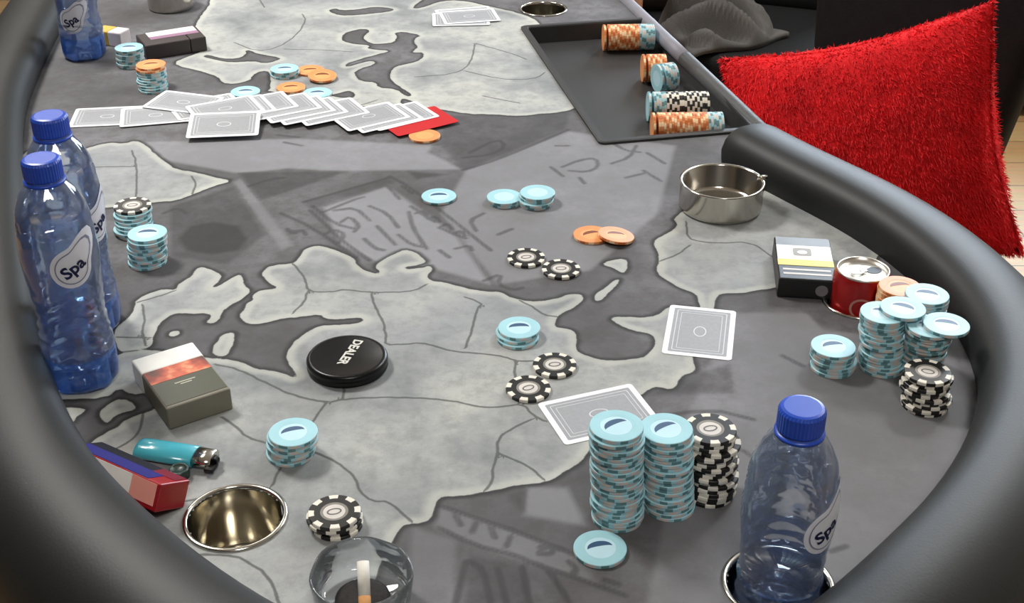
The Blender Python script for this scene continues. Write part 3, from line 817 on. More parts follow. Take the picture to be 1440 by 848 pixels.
def roll(px0, py0, kinds, ang, group, labs):
    """chips standing on edge in the tray, axis across the table; px0,py0 = centre of the first (left) chip"""
    zc = -TR_D + CH_R
    x, y = at(px0, py0, zc)
    ax = Vector((math.cos(ang), math.sin(ang), 0))
    for i, k in enumerate(kinds):
        q = Vector((x, y, 0)) + ax * (i * CH_H)
        lab = f'{CNAME[k]} chip standing on edge, {ORD[i]} from the left in {labs}'
        chip(k, q.x, q.y, zc, lab, group, mark=False, axis=tuple(-ax) if i == 0 else tuple(ax))
roll(851, 53, [OR] * 15 + [BL] * 7, 0.05, 'far row of chips in the tray', 'the farthest tray row')
roll(906, 96, [OR] * 9, 0.05, 'second row of chips in the tray', 'the second tray row')
roll(926, 110, [BL] * 7, 0.35, 'second row of chips in the tray', 'the short skewed tray row')
roll(914, 150, [BL] * 6 + [BK] * 17, 0.03, 'third row of chips in the tray', 'the third tray row')
roll(920, 180, [OR] * 20 + [BL] * 6, 0.03, 'nearest row of chips in the tray', 'the nearest tray row')

# ------------------------------------------------------------------ cards
CW, CL, CT = 0.063, 0.088, 0.0003
card_me = plate(rounded(CL, CW, .0035), 0, CT); card_me.materials.append(M_white)
bm = bmesh.new()
plate(rounded(CL - .010, CW - .010, .0012, 2), CT, CT + .00006, bm, 0)
ringplate(rounded(CL - .016, CW - .016, .0012, 2), rounded(CL - .0175, CW - .0175, .0010, 2), CT, CT + .0001, bm, 1)
ringplate(rounded(CL - .024, CW - .024, .0012, 2), rounded(CL - .025, CW - .025, .0010, 2), CT, CT + .0001, bm, 1)
ringplate([(0.009 * math.cos(i * math.pi / 12), 0.006 * math.sin(i * math.pi / 12)) for i in range(24)], [(0.0078 * math.cos(i * math.pi / 12), 0.005 * math.sin(i * math.pi / 12)) for i in range(24)], CT, CT + .0001, bm, 1)
back_me = bm_mesh(bm); back_me.materials.append(M_cback); back_me.materials.append(M_cline)
def card(x, y, z, ang, label, group=None, mt=None):
    o = bpy.data.objects.new('playing_card', card_me); COL.objects.link(o)
    o.location = (x, y, ZT + z + .0002); o.rotation_euler = (0, 0, ang); tag(o, label, 'playing card', group)
    b = bpy.data.objects.new('back_print', back_me); COL.objects.link(b); b.parent = o
    return o
card(0.1748, 1.0125, 0, math.radians(78.7), 'face-down grey-backed card lying alone below the steel ashtray')
card(0.0735, 0.882, 0, math.radians(20.3), 'tilted face-down card partly hidden behind the tallest chip stack')
G = 'face-down cards spread in a row'
# fan on the right half: lower right corners in the photo, lowest card first
fan = [((619, 164), 33, 'rightmost'), ((597, 167), 33, 'second from the right'), ((578, 165), 32, 'third from the right'), ((521, 159), 30, 'fourth from the right'), ((491, 158), 30, 'fifth from the right'),
       ((473, 156), 29, 'sixth from the right'), ((454, 152), 29, 'seventh from the right'), ((421, 150), 29, 'eighth from the right'), ((390, 155), 28, 'ninth from the right'), ((374, 156), 28, 'tenth from the right')]
z = 0.0038
for (q, a, nm) in fan:
    a = math.radians(a); x, y = at(*q, z)
    cx = x - CL / 2 * math.cos(a) - CW / 2 * math.sin(a); cy = y - CL / 2 * math.sin(a) + CW / 2 * math.cos(a)
    card(cx, cy, z, a, f'face-down grey card in the spread row, {nm}', G); z += .0004
# red cut card under the right end of the row
x, y = at(636, 162, .0035); a = math.radians(33)
o = bpy.data.objects.new('cut_card', plate(rounded(CL, CW, .0035), 0, CT)); o.data.materials.append(M_red); COL.objects.link(o)
o.location = (x - CL / 2 * math.cos(a) - CW / 2 * math.sin(a) + .010, y - CL / 2 * math.sin(a) + CW / 2 * math.cos(a) - .021, ZT + .0034); o.rotation_euler = (0, 0, a)
tag(o, 'red plastic cut card under the right end of the spread cards', 'cut card')
def cardc(px, py, z, deg, lab, g=G):
    x, y = at(px, py, z); return card(x, y, z, math.radians(deg), lab, g)
cardc(151, 164, .0005, 7, 'leftmost face-down grey card of the spread row')
cardc(219, 162, .0015, 13, 'second face-down grey card from the left of the spread row')
cardc(289, 150, .0022, 28, 'face-down grey card under the askew card in the spread row')
cardc(258, 144, .0030, -17, 'face-down card lying askew above the spread row')
o = cardc(315, 175, .0090, 6, 'topmost face-down grey card at the front of the spread row')
o.rotation_euler.x = 0.11        # rests on the fan at the back, front edge near the cloth
cardc(655, 20, .0002, 14, 'lowest of three face-down cards at the far edge of the table', 'three far cards')
cardc(648, 27, .0010, 4, 'middle of three face-down cards at the far edge of the table', 'three far cards')
cardc(660, 23, .0018, 12, 'topmost of three face-down cards at the far edge of the table', 'three far cards')

# ------------------------------------------------------------------ dealer button
x, y = at(488, 501, .011)
t = thing('dealer_button', 'thick round black dealer button with white lettering', 'dealer button', (x, y, ZT))
M_blk = mat('glossy_black', S(14, 14, 15), 0.3, var=0.1, spec=0.3)
link('disc', lathe([(0, 0), (.034, 0), (.0358, .0015), (.036, .003), (.0352, .0045), (.0352, .0055), (.036, .007), (.036, .0095), (.0345, .0115), (.032, .012), (.031, .0116), (0, .0116)], 64), M_blk, t, True)
tm = text_mesh('DEALER', .0118, .0002)
o = link('lettering', tm, mat('white_print', S(205, 205, 196), 0.5), t); o.location = (0.002, 0.006, .0118); o.rotation_euler = (0, 0, math.radians(-106))

# ------------------------------------------------------------------ bottles
M_pet = clearmat('clear_pet', (0.975, 0.985, 1.0, 1), body=S(206, 222, 250), bodyfac=0.11, edge=0.92, ior=1.7)
M_petb = clearmat('blue_pet', (0.74, 0.86, 1.0, 1), body=S(96, 146, 232), bodyfac=0.34, edge=0.85, ior=1.8)
M_water = clearmat('water', (0.86, 0.93, 1.0, 1), body=S(96, 144, 232), bodyfac=0.08, edge=0.92)
M_cap = mat('blue_cap', S(34, 76, 188), 0.35, var=0.06)
M_lab = mat('label_white', S(226, 228, 238), 0.45, var=0.03)
M_labb = mat('label_navy', S(46, 54, 104), 0.45, var=0.05)
M_labg = mat('label_grey', S(132, 138, 160), 0.45, var=0.05)
def bottle_profile():
    r = .0325
    p = [(0, .004), (.018, .002), (.026, 0), (.0302, .003), (.0312, .010), (.0312, .026), (.0300, .030), (.0298, .033), (.0306, .036), (.0300, .044)]
    z = .044
    for k in range(5):
        w_ = .0272 + .0006 * abs(k - 2)
        p += [(w_, z + .004), (w_ + .0012, z + .009)]; z += .009
    p += [(.0296, .096), (.0308, .106), (.0316, .118), (.0318, .130), (.0314, .142), (.0304, .150), (.0298, .152), (.0302, .156), (.0280, .168), (.0225, .181), (.0160, .190), (.0135, .194), (.0135, .200)]
    q = [p[0]]
    for a, b in zip(p[:-1], p[1:]):
        m = max(1, int(abs(b[1] - a[1]) / .0022))
        q += [(a[0] + (b[0] - a[0]) * i / m, a[1] + (b[1] - a[1]) * i / m) for i in range(1, m + 1)]
    return q
def wrap(me, rad, z0, th0):
    for v in me.vertices:
        x, y, h = v.co; rr = rad(z0 + y) + h; a = th0 + x / rad(z0 + y)
        v.co = (rr * math.cos(a), rr * math.sin(a), z0 + y)
def drop(scale, n=40):
    """tear-drop outline, point to the upper right"""
    pts = []
    for i in range(n):
        a = 2 * math.pi * i / n
        r = 0.0175 + 0.020 * max(0.0, math.cos(a - math.radians(50))) ** 10
        pts.append((scale * r * math.cos(a), scale * r * math.sin(a) * 1.02))
    return pts
def sub_plate(outl, inn, mi, h, rings=5):
    bm = bmesh.new(); R = []
    for k in range(rings + 1):
        f = k / rings
        R.append([bm.verts.new((a[0] + (b[0] - a[0]) * f, a[1] + (b[1] - a[1]) * f, h)) for a, b in zip(outl, inn)])
    n = len(outl)
    for A_, B_ in zip(R[:-1], R[1:]):
        for i in range(n): bm.faces.new((A_[i], A_[(i + 1) % n], B_[(i + 1) % n], B_[i]))
    return bm_mesh(bm)
def brad(z):
    return float(np.interp(z, [.05, .09, .096, .106, .118, .130, .142, .150, .16], [.0290, .0292, .0299, .0311, .0319, .0321, .0317, .0307, .0300]))
def bottle(label, x, y, z, th_label, zl=.118, lvl=.15, tilt=None, facing=True, sc=1.0):
    t = thing('water_bottle', label, 'bottle', (x, y, ZT + z), 0, 'plastic water bottles')
    t.scale = (sc, sc, sc)
    if tilt: t.rotation_euler = tilt
    pr_ = bottle_profile()
    k = [i for i, q in enumerate(pr_) if q[1] >= .031][0]
    wall = lathe(pr_[k:], 96)
    for v in wall.vertices:        # moulded swirl ribs and dimples
        zz = v.co.z; a = math.atan2(v.co.y, v.co.x)
        if zz < .186:
            f = 1.0
            if zz < .098: f += .016 * math.sin(9 * a + zz * 130) * math.sin((zz - .031) / .067 * math.pi)
            if .150 < zz: f -= .034 * max(0, math.sin(10 * a + (zz - .15) * 30)) * max(0, math.sin((zz - .150) / .0125 * math.pi))
            elif zz > .1 and abs(((a - th_label + math.pi) % (2 * math.pi)) - math.pi) > 1.15: f -= .018 * max(0, math.sin(7 * a)) * max(0, math.sin((zz - .1) / .0167 * math.pi))
            v.co.x *= f; v.co.y *= f
    link('bottle_wall', wall, M_pet, t, True)
    # petal base, blue tinted
    bm = bmesh.new(); n = 60; R = []
    for (r, zz) in pr_[:k + 1]:
        if r < 1e-6: R.append([bm.verts.new((0, 0, zz))]); continue
        ring_ = []
        for i in range(n):
            a = 2 * math.pi * i / n; f = 1 - .09 * (0.5 + 0.5 * math.cos(5 * a)) * (1 if zz < .03 else 0)
            ring_.append(bm.verts.new((r * f * math.cos(a), r * f * math.sin(a), zz + (.004 * (0.5 + .5 * math.cos(5 * a)) if zz < .004 else 0))))
        R.append(ring_)
    for A_, B_ in zip(R[:-1], R[1:]):
        for i in range(n):
            j = (i + 1) % n
            if len(A_) == 1: bm.faces.new((A_[0], B_[i], B_[j]))
            else: bm.faces.new((A_[i], A_[j], B_[j], B_[i]))
    link('bottle_base', bm_mesh(bm), M_petb, t, True)
    # water inside
    if lvl:
        wp = [(0, .006)] + [(r - .0009, zz + .0008) for (r, zz) in pr_ if .002 < zz < lvl] + [(.0300, lvl), (0, lvl)]
        link('water', lathe(wp, 48), M_water, t, True)
    # cap and neck ring
    link('neck_ring', lathe([(.0135, .1895), (.0165, .190), (.0165, .192), (.0135, .1925)], 40), M_cap, t, True)
    bm = bmesh.new(); n = 80; prof = [(.0148, .1935), (.0152, .195), (.0152, .208), (.0140, .2102), (.012, .2108), (0, .2108)]; R = []
    for (r, zz) in prof:
        if r < 1e-6: R.append([bm.verts.new((0, 0, zz))]); continue
        R.append([bm.verts.new(((r + (.0004 if i % 2 and .194 < zz < .209 else 0)) * math.cos(2 * math.pi * i / n), (r + (.0004 if i % 2 and .194 < zz < .209 else 0)) * math.sin(2 * math.pi * i / n), zz)) for i in range(n)])
    for A_, B_ in zip(R[:-1], R[1:]):
        for i in range(n):
            j = (i + 1) % n
            if len(B_) == 1: bm.faces.new((A_[i], A_[j], B_[0]))
            else: bm.faces.new((A_[i], A_[j], B_[j], B_[i]))
    link('cap', bm_mesh(bm), M_cap, t, False)
    # tear-drop label
    d0 = drop(1.0); d1 = drop(.80); d2 = drop(.74); c0 = [(q[0] * .01, q[1] * .01) for q in d0]
    me = sub_plate(d0, c0, 0, .0003, 8); wrap(me, brad, zl, th_label); lb = link('label', me, M_lab, t, True)
    lb['label'] = 'white tear-drop label'
    me = sub_plate(d1, d2, 0, .0005, 1); wrap(me, brad, zl, th_label); link('label_ring', me, M_labg, lb, True)
    tm = text_mesh('Spa', .0150, .00005)
    for v in tm.vertices:
        a = math.radians(28); xx, yy = v.co.x, v.co.y
        v.co.x = xx * math.cos(a) - yy * math.sin(a) + .001; v.co.y = xx * math.sin(a) + yy * math.cos(a); v.co.z = .0007
    wrap(tm, brad, zl, th_label); link('lettering', tm, M_labb, lb)
    return t
fx, fy = front(125, 559, .0325)
bottle('clear water bottle with blue cap standing upright at the left rail', fx, fy, 0.0, math.radians(-55), zl=.124)
fx, fy = at(97, 330)
def solve(pxc, pyc, z):   # base centre so that the cap shows at this pixel
    return at(pxc, pyc, z)
bx, by = solve(70, 170, .205)
bottle('water bottle standing just behind the left-rail bottle', bx, by, 0.0, math.radians(-20), zl=.112)
(cx, cy), r_, d_ = CUPS['right']
bottle('nearly empty water bottle with blue cap standing in a cup holder nearest the camera', cx, cy, -.058, math.radians(-52), zl=.128, lvl=.07)
bx, by = at(122, 88); k = (math.hypot(bx, by) + .03) / math.hypot(bx, by)
bottle('water bottle standing at the far left end of the table', bx * k, by * k, 0.0, math.radians(-95), zl=.06)

# ------------------------------------------------------------------ steel ashtrays
def ashtray(label, px, py, r, h):
    x, y = front(px, py, r)
    t = thing('ashtray', label, 'ashtray', (x, y, ZT), 0, 'steel ashtrays')
    link('bowl', lathe([(0, .0), (r * .93, 0), (r * .98, .002), (r, .006), (r, h - .002), (r + .0012, h), (r - .001, h + .0006), (r - .003, h - .001), (r - .0032, .006), (r - .008, .0025), (0, .0022)], 64), M_steel, t, True)
    bm = bmesh.new()
    for a in (0.15,):
        tube(bm, [((r - .006) * math.cos(a), (r - .006) * math.sin(a), h + .0012), ((r + .005) * math.cos(a), (r + .005) * math.sin(a), h + .0004)], .0026, 10)
    link('cigarette_rest', bm_mesh(bm), M_steel, t, True)
    return t
ashtray('round polished steel ashtray standing near the dealer tray', 1010, 318, .0455, .033)
ashtray('round steel ashtray cut off at the far left', 243, 20, .036, .036)

# ------------------------------------------------------------------ boxes and packets
def box_frame(fl, fr, nl, z):
    """far-left, far-right, near-left pixel corners of the top face at height z -> centre, angle, size"""
    a, b, c = Vector(at(*fl, z)), Vector(at(*fr, z)), Vector(at(*nl, z))
    return a, b, c
def panel(t, name, pts, z, m, th=.0003, lab=None):
    o = link(name, plate(pts, z, z + th), m, t)
    if lab: o['label'] = lab
    return o
def rect(x0, x1, y0, y1): return [(x0, y0), (x1, y0), (x1, y1), (x0, y1)]
def picmat():
    m = bpy.data.materials.new('warning_picture'); m.use_nodes = True
    nt = m.node_tree; N = nt.nodes; L = nt.links; b = N['Principled BSDF']; b.inputs['Roughness'].default_value = .4
    tc = N.new('ShaderNodeTexCoord'); n = N.new('ShaderNodeTexNoise'); n.inputs['Scale'].default_value = 42; n.inputs['Detail'].default_value = 3
    r = N.new('ShaderNodeValToRGB'); cr = r.color_ramp
    for pos, c in ((.25, S(60, 34, 26)), (.42, S(150, 56, 34)), (.52, S(206, 92, 58)), (.62, S(228, 170, 120)), (.75, S(214, 200, 186))):
        e = cr.elements.new(pos); e.color = c
    cr.elements.remove(cr.elements[0]); cr.elements.remove(cr.elements[-1])
    L.new(tc.outputs['Object'], n.inputs['Vector']); L.new(n.outputs['Fac'], r.inputs[0]); L.new(r.outputs[0], b.inputs['Base Color'])
    return m
# left packet, lying on its back; local +y = flip-top end
PW, PL, PH = .056, .088, .0215
def packet(label, px, py, ang, group=None):
    x, y = at(px, py, PH)
    return thing('cigarette_packet', label, 'cigarette packet', (x, y, ZT), ang, group)
t = packet('cigarette packet with white lid and picture lying beside the left bottle', 253, 526, math.radians(33))
link('carton', bevelbox((PW, PL * .70, PH), .0016, 2, (0, -PL * .150, PH / 2)), mat('carton_olive', S(116, 112, 98), .45), t)
link('flip_lid', bevelbox((PW, PL * .30, PH), .0016, 2, (0, PL * .350, PH / 2)), mat('carton_white', S(236, 236, 230), .45), t)
panel(t, 'picture_panel', rect(-.0265, .0265, -.004, .0170), PH, picmat(), lab='printed warning picture in red and orange')
panel(t, 'text_panel', rect(-.0265, .0265, -.040, -.0045), PH, mat('panel_olive', S(62, 64, 46), .4), lab='dark olive lower panel')
for k, (yy, wd) in enumerate(((-.012, .018), (-.015, .010))):
    panel(t, 'print_line', rect(-wd / 2, wd / 2, yy - .0007, yy + .0007), PH + .0003, mat('print_pale', S(178, 176, 158), .5), .00015)
# right packet
t = packet('black and white cigarette packet with yellow band lying beside the red can', 1132, 363, math.radians(-7))
link('carton', bevelbox((PW, PL, PH), .0016, 2, (0, 0, PH / 2)), mat('carton_black', S(26, 25, 25), .35), t)
panel(t, 'grey_film', rect(-.0268, .0268, .026, .0430), PH, mat('film_grey', S(108, 110, 112), .25), lab='grey end of the lid')
wp_ = panel(t, 'white_panel', rect(-.0268, .0268, -.004, .0258), PH, M_white, lab='white upper panel')
link('emblem', plate(rounded(.018, .016, .003), PH + .0003, PH + .0005), mat('emblem_grey', S(150, 146, 140), .5), wp_).location = (-.002, .012, 0)
link('emblem_centre', plate([(0.005 * math.cos(i * .5236), .004 * math.sin(i * .5236)) for i in range(12)], PH + .0005, PH + .0007), M_white, wp_).location = (-.002, .011, 0)
panel(t, 'yellow_band', rect(-.0272, .0272, -.0165, -.0042), PH, mat('band_yellow', S(214, 194, 72), .4), lab='yellow band')
for yy in (-.0245, -.033):
    panel(t, 'print_line', rect(-.023, .023, yy - .0017, yy + .0017), PH, mat('print_white', S(206, 200, 196), .5), .00015)
o = link('round_emblem', lathe([(0, 0), (.006, 0), (.006, .0003), (0, .0003)], 24), mat('emblem_dim', S(120, 116, 118), .5), t)
o.location = (.014, -PL / 2 - .0001, .010); o.rotation_euler = (math.radians(90), 0, 0)
# far packet
x, y = at(245, 62, .02); t = packet('dark cigarette packet with pale lid at the far left', 240, 50, math.radians(-62))
link('carton', bevelbox((PW, PL * .73, PH), .0016, 2, (0, -PL * .135, PH / 2)), mat('carton_dark', S(58, 50, 50), .45), t)
link('flip_lid', bevelbox((PW, PL * .262, PH), .0016, 2, (0, PL * .367, PH / 2)), mat('carton_dark', S(58, 50, 50), .45), t)
panel(t, 'pale_panel', rect(-.027, -.006, -.03, .04), PH, mat('panel_pale', S(226, 216, 218), .4), lab='white and pink strip')
panel(t, 'pink_panel', rect(-.006, .006, -.03, .04), PH, mat('panel_pink', S(150, 112, 138), .4))
# small red, white and blue box against the rail
bz = .022
ang = math.radians(-31); d = Vector((math.cos(ang), math.sin(ang))); LN = .094; WD = .032
piv = Vector(at(259, 714))
t0_ = thing('small_box', 'small red, white and dark blue carton leaning against the left rail', 'box', (piv.x, piv.y, ZT), 0)
t0_.rotation_euler = (math.radians(-28), 0, ang)
t = t0_; n_before = set(COL.objects)
link('carton', bevelbox((LN, WD, bz), .0012, 2, (0, 0, bz / 2)), mat('carton_red', S(150, 24, 34), .3), t)
panel(t, 'navy_panel', rect(-LN / 2 + .001, LN / 2 - .026, WD * .06, WD / 2 - .001), bz, mat('panel_black', S(22, 22, 32), .65, spec=.2))
panel(t, 'blue_panel', rect(-LN / 2 + .001, LN / 2 - .014, -WD / 2 + .001, WD * .06), bz, mat('panel_blue', S(38, 36, 110), .65, spec=.2))
panel(t, 'maroon_panel', rect(LN / 2 - .026, LN / 2 - .003, WD * .06, WD / 2 - .001), bz, mat('panel_maroon', S(112, 22, 42), .65, spec=.2))
o = panel(t, 'white_side', rect(-LN / 2 + .002, LN / 2 - .028, .002, bz - .001), 0, mat('side_white', S(228, 224, 220), .4)); o.rotation_euler = (math.radians(90), 0, 0); o.location = (0, -WD / 2, 0)
o = panel(t, 'salmon_side', rect(LN / 2 - .028, LN / 2 - .003, .004, bz - .001), 0, mat('side_salmon', S(226, 150, 138), .4)); o.rotation_euler = (math.radians(90), 0, 0); o.location = (0, -WD / 2, 0)
for ob in set(COL.objects) - n_before:
    if ob.parent == t0_: ob.location = Vector(ob.location) + Vector((-LN / 2, -WD / 2, 0))
# small dark green round piece beside the lighter
x, y = at(252, 662, .006)
tag(link('green_disc', lathe([(0, 0), (.0065, 0), (.0078, .001), (.008, .007), (.0072, .0085), (.006, .0085), (.0055, .0075), (0, .0075)], 28), mat('dark_green', S(34, 52, 46), .35), None, True), 'small dark green round piece between the lighter and the red box', 'cap').location = (x, y, ZT)

# ------------------------------------------------------------------ lighter
a = Vector(at(194, 630, .006)); b_ = Vector(at(306, 648, .006)); d = (b_ - a); LL = d.length; d.normalize(); ang = math.atan2(d.y, d.x); c = (a + b_) / 2
t = thing('lighter', 'turquoise disposable lighter with metal hood lying beside the left packet', 'lighter', (c.x, c.y, ZT), ang)
def ell(rx, ry, n=24): return [(rx * math.cos(2 * math.pi * i / n), ry * math.sin(2 * math.pi * i / n)) for i in range(n)]
def loft(secs):
    """secs: (x, ry, rz, zc) cross-sections along local x"""
    bm = bmesh.new(); R = []
    for (x, ry, rz, zc) in secs: R.append([bm.verts.new((x, ry * math.cos(2 * math.pi * i / 24), zc + rz * math.sin(2 * math.pi * i / 24))) for i in range(24)])
    for A_, B_ in zip(R[:-1], R[1:]):
        for i in range(24): bm.faces.new((A_[i], A_[(i + 1) % 24], B_[(i + 1) % 24], B_[i]))
    bm.faces.new(R[0][::-1]); bm.faces.new(R[-1]); return bm_mesh(bm)
h2 = LL / 2
M_teal = mat('turquoise_plastic', S(66, 172, 190), .22, var=.06, coat=.4)
link('body', loft([(-h2, .008, .004, .0065), (-h2 + .001, .0105, .0056, .0065), (-h2 + .004, .0115, .0063, .0065), (h2 - .019, .0118, .0064, .0065), (h2 - .0185, .0105, .0055, .0065)]), M_teal, t, True)
link('collar', loft([(h2 - .0188, .0095, .005, .0065), (h2 - .010, .0095, .005, .0065)]), M_blk, t, True)
link('metal_hood', loft([(h2 - .0175, .0108, .0058, .0072), (h2 - .003, .0100, .0056, .0072), (h2 - .0025, .0088, .0046, .0072)]), M_steel, t, True)
o = link('spark_wheel', lathe([(0, -.003), (.0038, -.003), (.0042, -.002), (.0042, .002), (.0038, .003), (0, .003)], 20), M_blk, t); o.location = (h2 - .002, -.002, .0075); o.rotation_euler = (math.radians(90), 0, 0)
link('gas_button', bevelbox((.008, .011, .004), .001, 2, (h2 - .002, -.008, .005)), M_blk, t)

# ------------------------------------------------------------------ drinks can
(cx, cy), r_, d_ = CUPS['can']
t = thing('drinks_can', 'opened red drinks can standing in a cup holder near the right rail', 'can', (cx, cy, ZT - .078), math.radians(20))
R_ = .0272; hh = .114
M_canr = mat('can_red', S(158, 26, 26), .28, .4, var=.06)
link('can_body', lathe([(0, .004), (.019, .002), (.021, 0), (.024, .003), (R_, .010), (R_, hh - .007), (R_ - .0026, hh - .0015)], 56), M_canr, t, True)
link('lid', lathe([(R_ - .0026, hh - .0016), (R_ - .0022, hh), (R_ - .003, hh + .0006), (R_ - .004, hh - .0002), (R_ - .0048, hh - .004), (R_ - .0065, hh - .0035), (0, hh - .0032)], 56), mat('lid_aluminium', S(226, 222, 214), .3, 1.0), t, True)
o = link('mouth_opening', plate(ell(.0078, .0062), hh - .0031, hh - .0029), M_blk, t); o.location = (.0115, -.001, 0)
bm = bmesh.new(); ringplate(ell(.0075, .005), ell(.0048, .0026), hh - .002, hh - .0012, bm); box(bm, (.0062, 0, hh - .0018), (.006, .006, .0014))
o = link('pull_tab', bm_mesh(bm), mat('lid_aluminium', S(226, 222, 214), .3, 1.0), t); o.location = (-.006, 0, 0)
# pale ring printed on the can's side
ro = [(.011 * math.cos(i * math.pi / 16), .011 * math.sin(i * math.pi / 16)) for i in range(32)]; ri = [(q[0] * .8, q[1] * .8) for q in ro]
me = sub_plate(ro, ri, 0, .0003, 1); wrap(me, lambda z: R_, .085, math.radians(-120)); link('round_print', me, mat('can_print', S(186, 128, 118), .35), t, True)

# ------------------------------------------------------------------ clear tumbler with cigarette end
cx, cy = at(511, 852)
t = thing('tumbler', 'clear glass tumbler with a cigarette end at the near edge of the table', 'tumbler', (cx, cy, ZT + .0005))
M_glass = clearmat('clear_glass', (0.96, 0.97, 0.975, 1), edge=0.8, rough=.03, body=S(200, 206, 210), bodyfac=0.07)
bm = bmesh.new(); n = 60; R = []
prof = [(0, 0), (.029, 0), (.032, .002), (.0335, .008), (.0345, .018), (.0350, .029), (.0346, .0315), (.0336, .0315), (.0326, .029), (.0318, .019), (.0302, .010), (.026, .0065), (0, .006)]
for (r, zz) in prof:
    if r < 1e-6: R.append([bm.verts.new((0, 0, zz))]); continue
    ring_ = []
    for i in range(n):
        a = 2 * math.pi * i / n; wv = 1 + (.022 * math.sin(3 * a + zz * 60) + .014 * math.sin(7 * a - zz * 110)) * min(1, zz / .02)
        ring_.append(bm.verts.new((r * wv * math.cos(a), r * wv * math.sin(a), zz)))
    R.append(ring_)
for A_, B_ in zip(R[:-1], R[1:]):
    for i in range(n):
        j = (i + 1) % n
        if len(A_) == 1: bm.faces.new((A_[0], B_[i], B_[j]))
        elif len(B_) == 1: bm.faces.new((A_[i], A_[j], B_[0]))
        else: bm.faces.new((A_[i], A_[j], B_[j], B_[i]))
link('glass_wall', bm_mesh(bm), M_glass, t, True)
t2 = thing('cigarette_end', 'white cigarette end with tan filter standing in the clear tumbler', 'cigarette', (cx + .004, cy - .010, ZT + .0105))
bm = bmesh.new(); tube(bm, [(0, -.012, .0), (-.001, -.001, .009)], .0042, 14); link('filter', bm_mesh(bm), mat('filter_tan', S(196, 140, 82), .7), t2, True)
bm = bmesh.new(); tube(bm, [(-.001, -.001, .009), (-.003, .017, .0235)], .0042, 14); link('paper', bm_mesh(bm), mat('paper_white', S(226, 222, 212), .7), t2, True)
bm = bmesh.new(); random.seed(3)
g = 14; V = {}
tag(link('ash', lathe([(0, .0003), (.016, .0003), (.019, .001), (.015, .0025), (.010, .0036), (.005, .0030), (0, .0036)], 24), mat('ash_dark', S(34, 30, 28), .9, var=.4, scale=400), None, True), 'dark ash lying in the bottom of the clear tumbler', 'ash', kind='stuff').location = (cx, cy, ZT + .0068)

# small yellow and white packet behind the far bottle
x, y = at(158, 50, .012)
t = thing('small_packet', 'small yellow and white packet beside the far left bottle', 'packet', (x, y, ZT), math.radians(70))
link('white_half', bevelbox((.026, .022, .022), .002, 2, (.0, -.012, .011)), mat('packet_white', S(206, 196, 196), .5), t)
link('yellow_half', bevelbox((.026, .022, .022), .002, 2, (.0, .0105, .011)), mat('packet_yellow', S(196, 164, 72), .5), t)

# ------------------------------------------------------------------ red cushion on the chair
TLc, TRc, BRc, BLc = Vector((.315, 1.85, ZT - .035)), Vector((.615, 1.605, ZT + .13)), Vector((.705, 1.555, ZT - .21)), Vector((.40, 1.80, ZT - .37))
M_fur = mat('red_plush', S(222, 34, 40), .85, var=.18, scale=26, bump=.5, bscale=160, spec=.2)
def cushion():
    U = (TRc - TLc).normalized(); Vd = (TLc - BLc).normalized(); Nn = U.cross(Vd).normalized()
    if Nn.y > 0: Nn = -Nn
    ctr = (TLc + TRc + BLc + BRc) / 4
    g = 28
    def surf(u, v, s):
        q = BLc * (1 - u) * (1 - v) + BRc * u * (1 - v) + TLc * (1 - u) * v + TRc * u * v
        a, b = 2 * u - 1, 2 * v - 1
        th = .075 * (max(0, (1 - a * a)) * max(0, (1 - b * b))) ** .42
        pinch = .02 * ((1 - a * a) * (b ** 6) , )[0]
        q = q + (ctr - q).normalized() * (.022 * ((1 - a * a) * abs(b) ** 8 + (1 - b * b) * abs(a) ** 8))
        return q + Nn * s * th
    bm = bmesh.new(); grid = {}
    for s in (1, -1):
        for i in range(g + 1):
            for j in range(g + 1):
                edge = i in (0, g) or j in (0, g)
                if s == -1 and edge: grid[s, i, j] = grid[1, i, j]; continue
                grid[s, i, j] = bm.verts.new(surf(i / g, j / g, s))
        for i in range(g):
            for j in range(g):
                bm.faces.new([grid[s, i, j], grid[s, i + 1, j], grid[s, i + 1, j + 1], grid[s, i, j + 1]])
    root = thing('cushion', 'bright red shaggy cushion propped on the black chair beside the table', 'cushion', ctr)
    o = link('cover', bm_mesh(bm), M_fur, root, True); o.matrix_parent_inverse = Matrix.Translation(-ctr)
    # shaggy pile: short leaning tufts
    rnd = random.Random(5); vs = []; fs = []
    lean = (U * .75 - Vd * .35)
    for k in range(42000):
        s = 1 if rnd.random() < .8 else -1
        u, v = rnd.random(), rnd.random()
        if rnd.random() < .12:
            e = rnd.choice((0, 1))
            if rnd.random() < .5: u = e
            else: v = e
        q = surf(u, v, s)
        a, b = 2 * u - 1, 2 * v - 1
        nrm = (Nn * s + (U * a + Vd * b) * .9 * max(abs(a), abs(b)) ** 4).normalized()
        d = (nrm * .7 + lean * rnd.uniform(.5, 1.2) * (1 if max(abs(a), abs(b)) < .93 else .4) + Vector((rnd.gauss(0, .3), rnd.gauss(0, .3), rnd.gauss(0, .3)))).normalized()
        ln = rnd.uniform(.005, .011)
        sd_ = d.cross(Vector((rnd.gauss(0, 1), rnd.gauss(0, 1), rnd.gauss(0, 1)))).normalized() * .0009
        q = q - nrm * .001
        n0 = len(vs); vs += [q - sd_, q + sd_, q + d * ln + Vector((0, 0, -.3 * ln))]
        fs.append((n0, n0 + 1, n0 + 2))
    me = bpy.data.meshes.new('pile'); me.from_pydata([tuple(q) for q in vs], [], fs)
    p_ = link('pile', me, mat('red_pile', S(232, 40, 46), .7, var=.22, scale=18, spec=.25), root); p_.matrix_parent_inverse = Matrix.Translation(-ctr)
    p_['kind'] = 'stuff'
    return U, Nn
CU, CN = cushion()

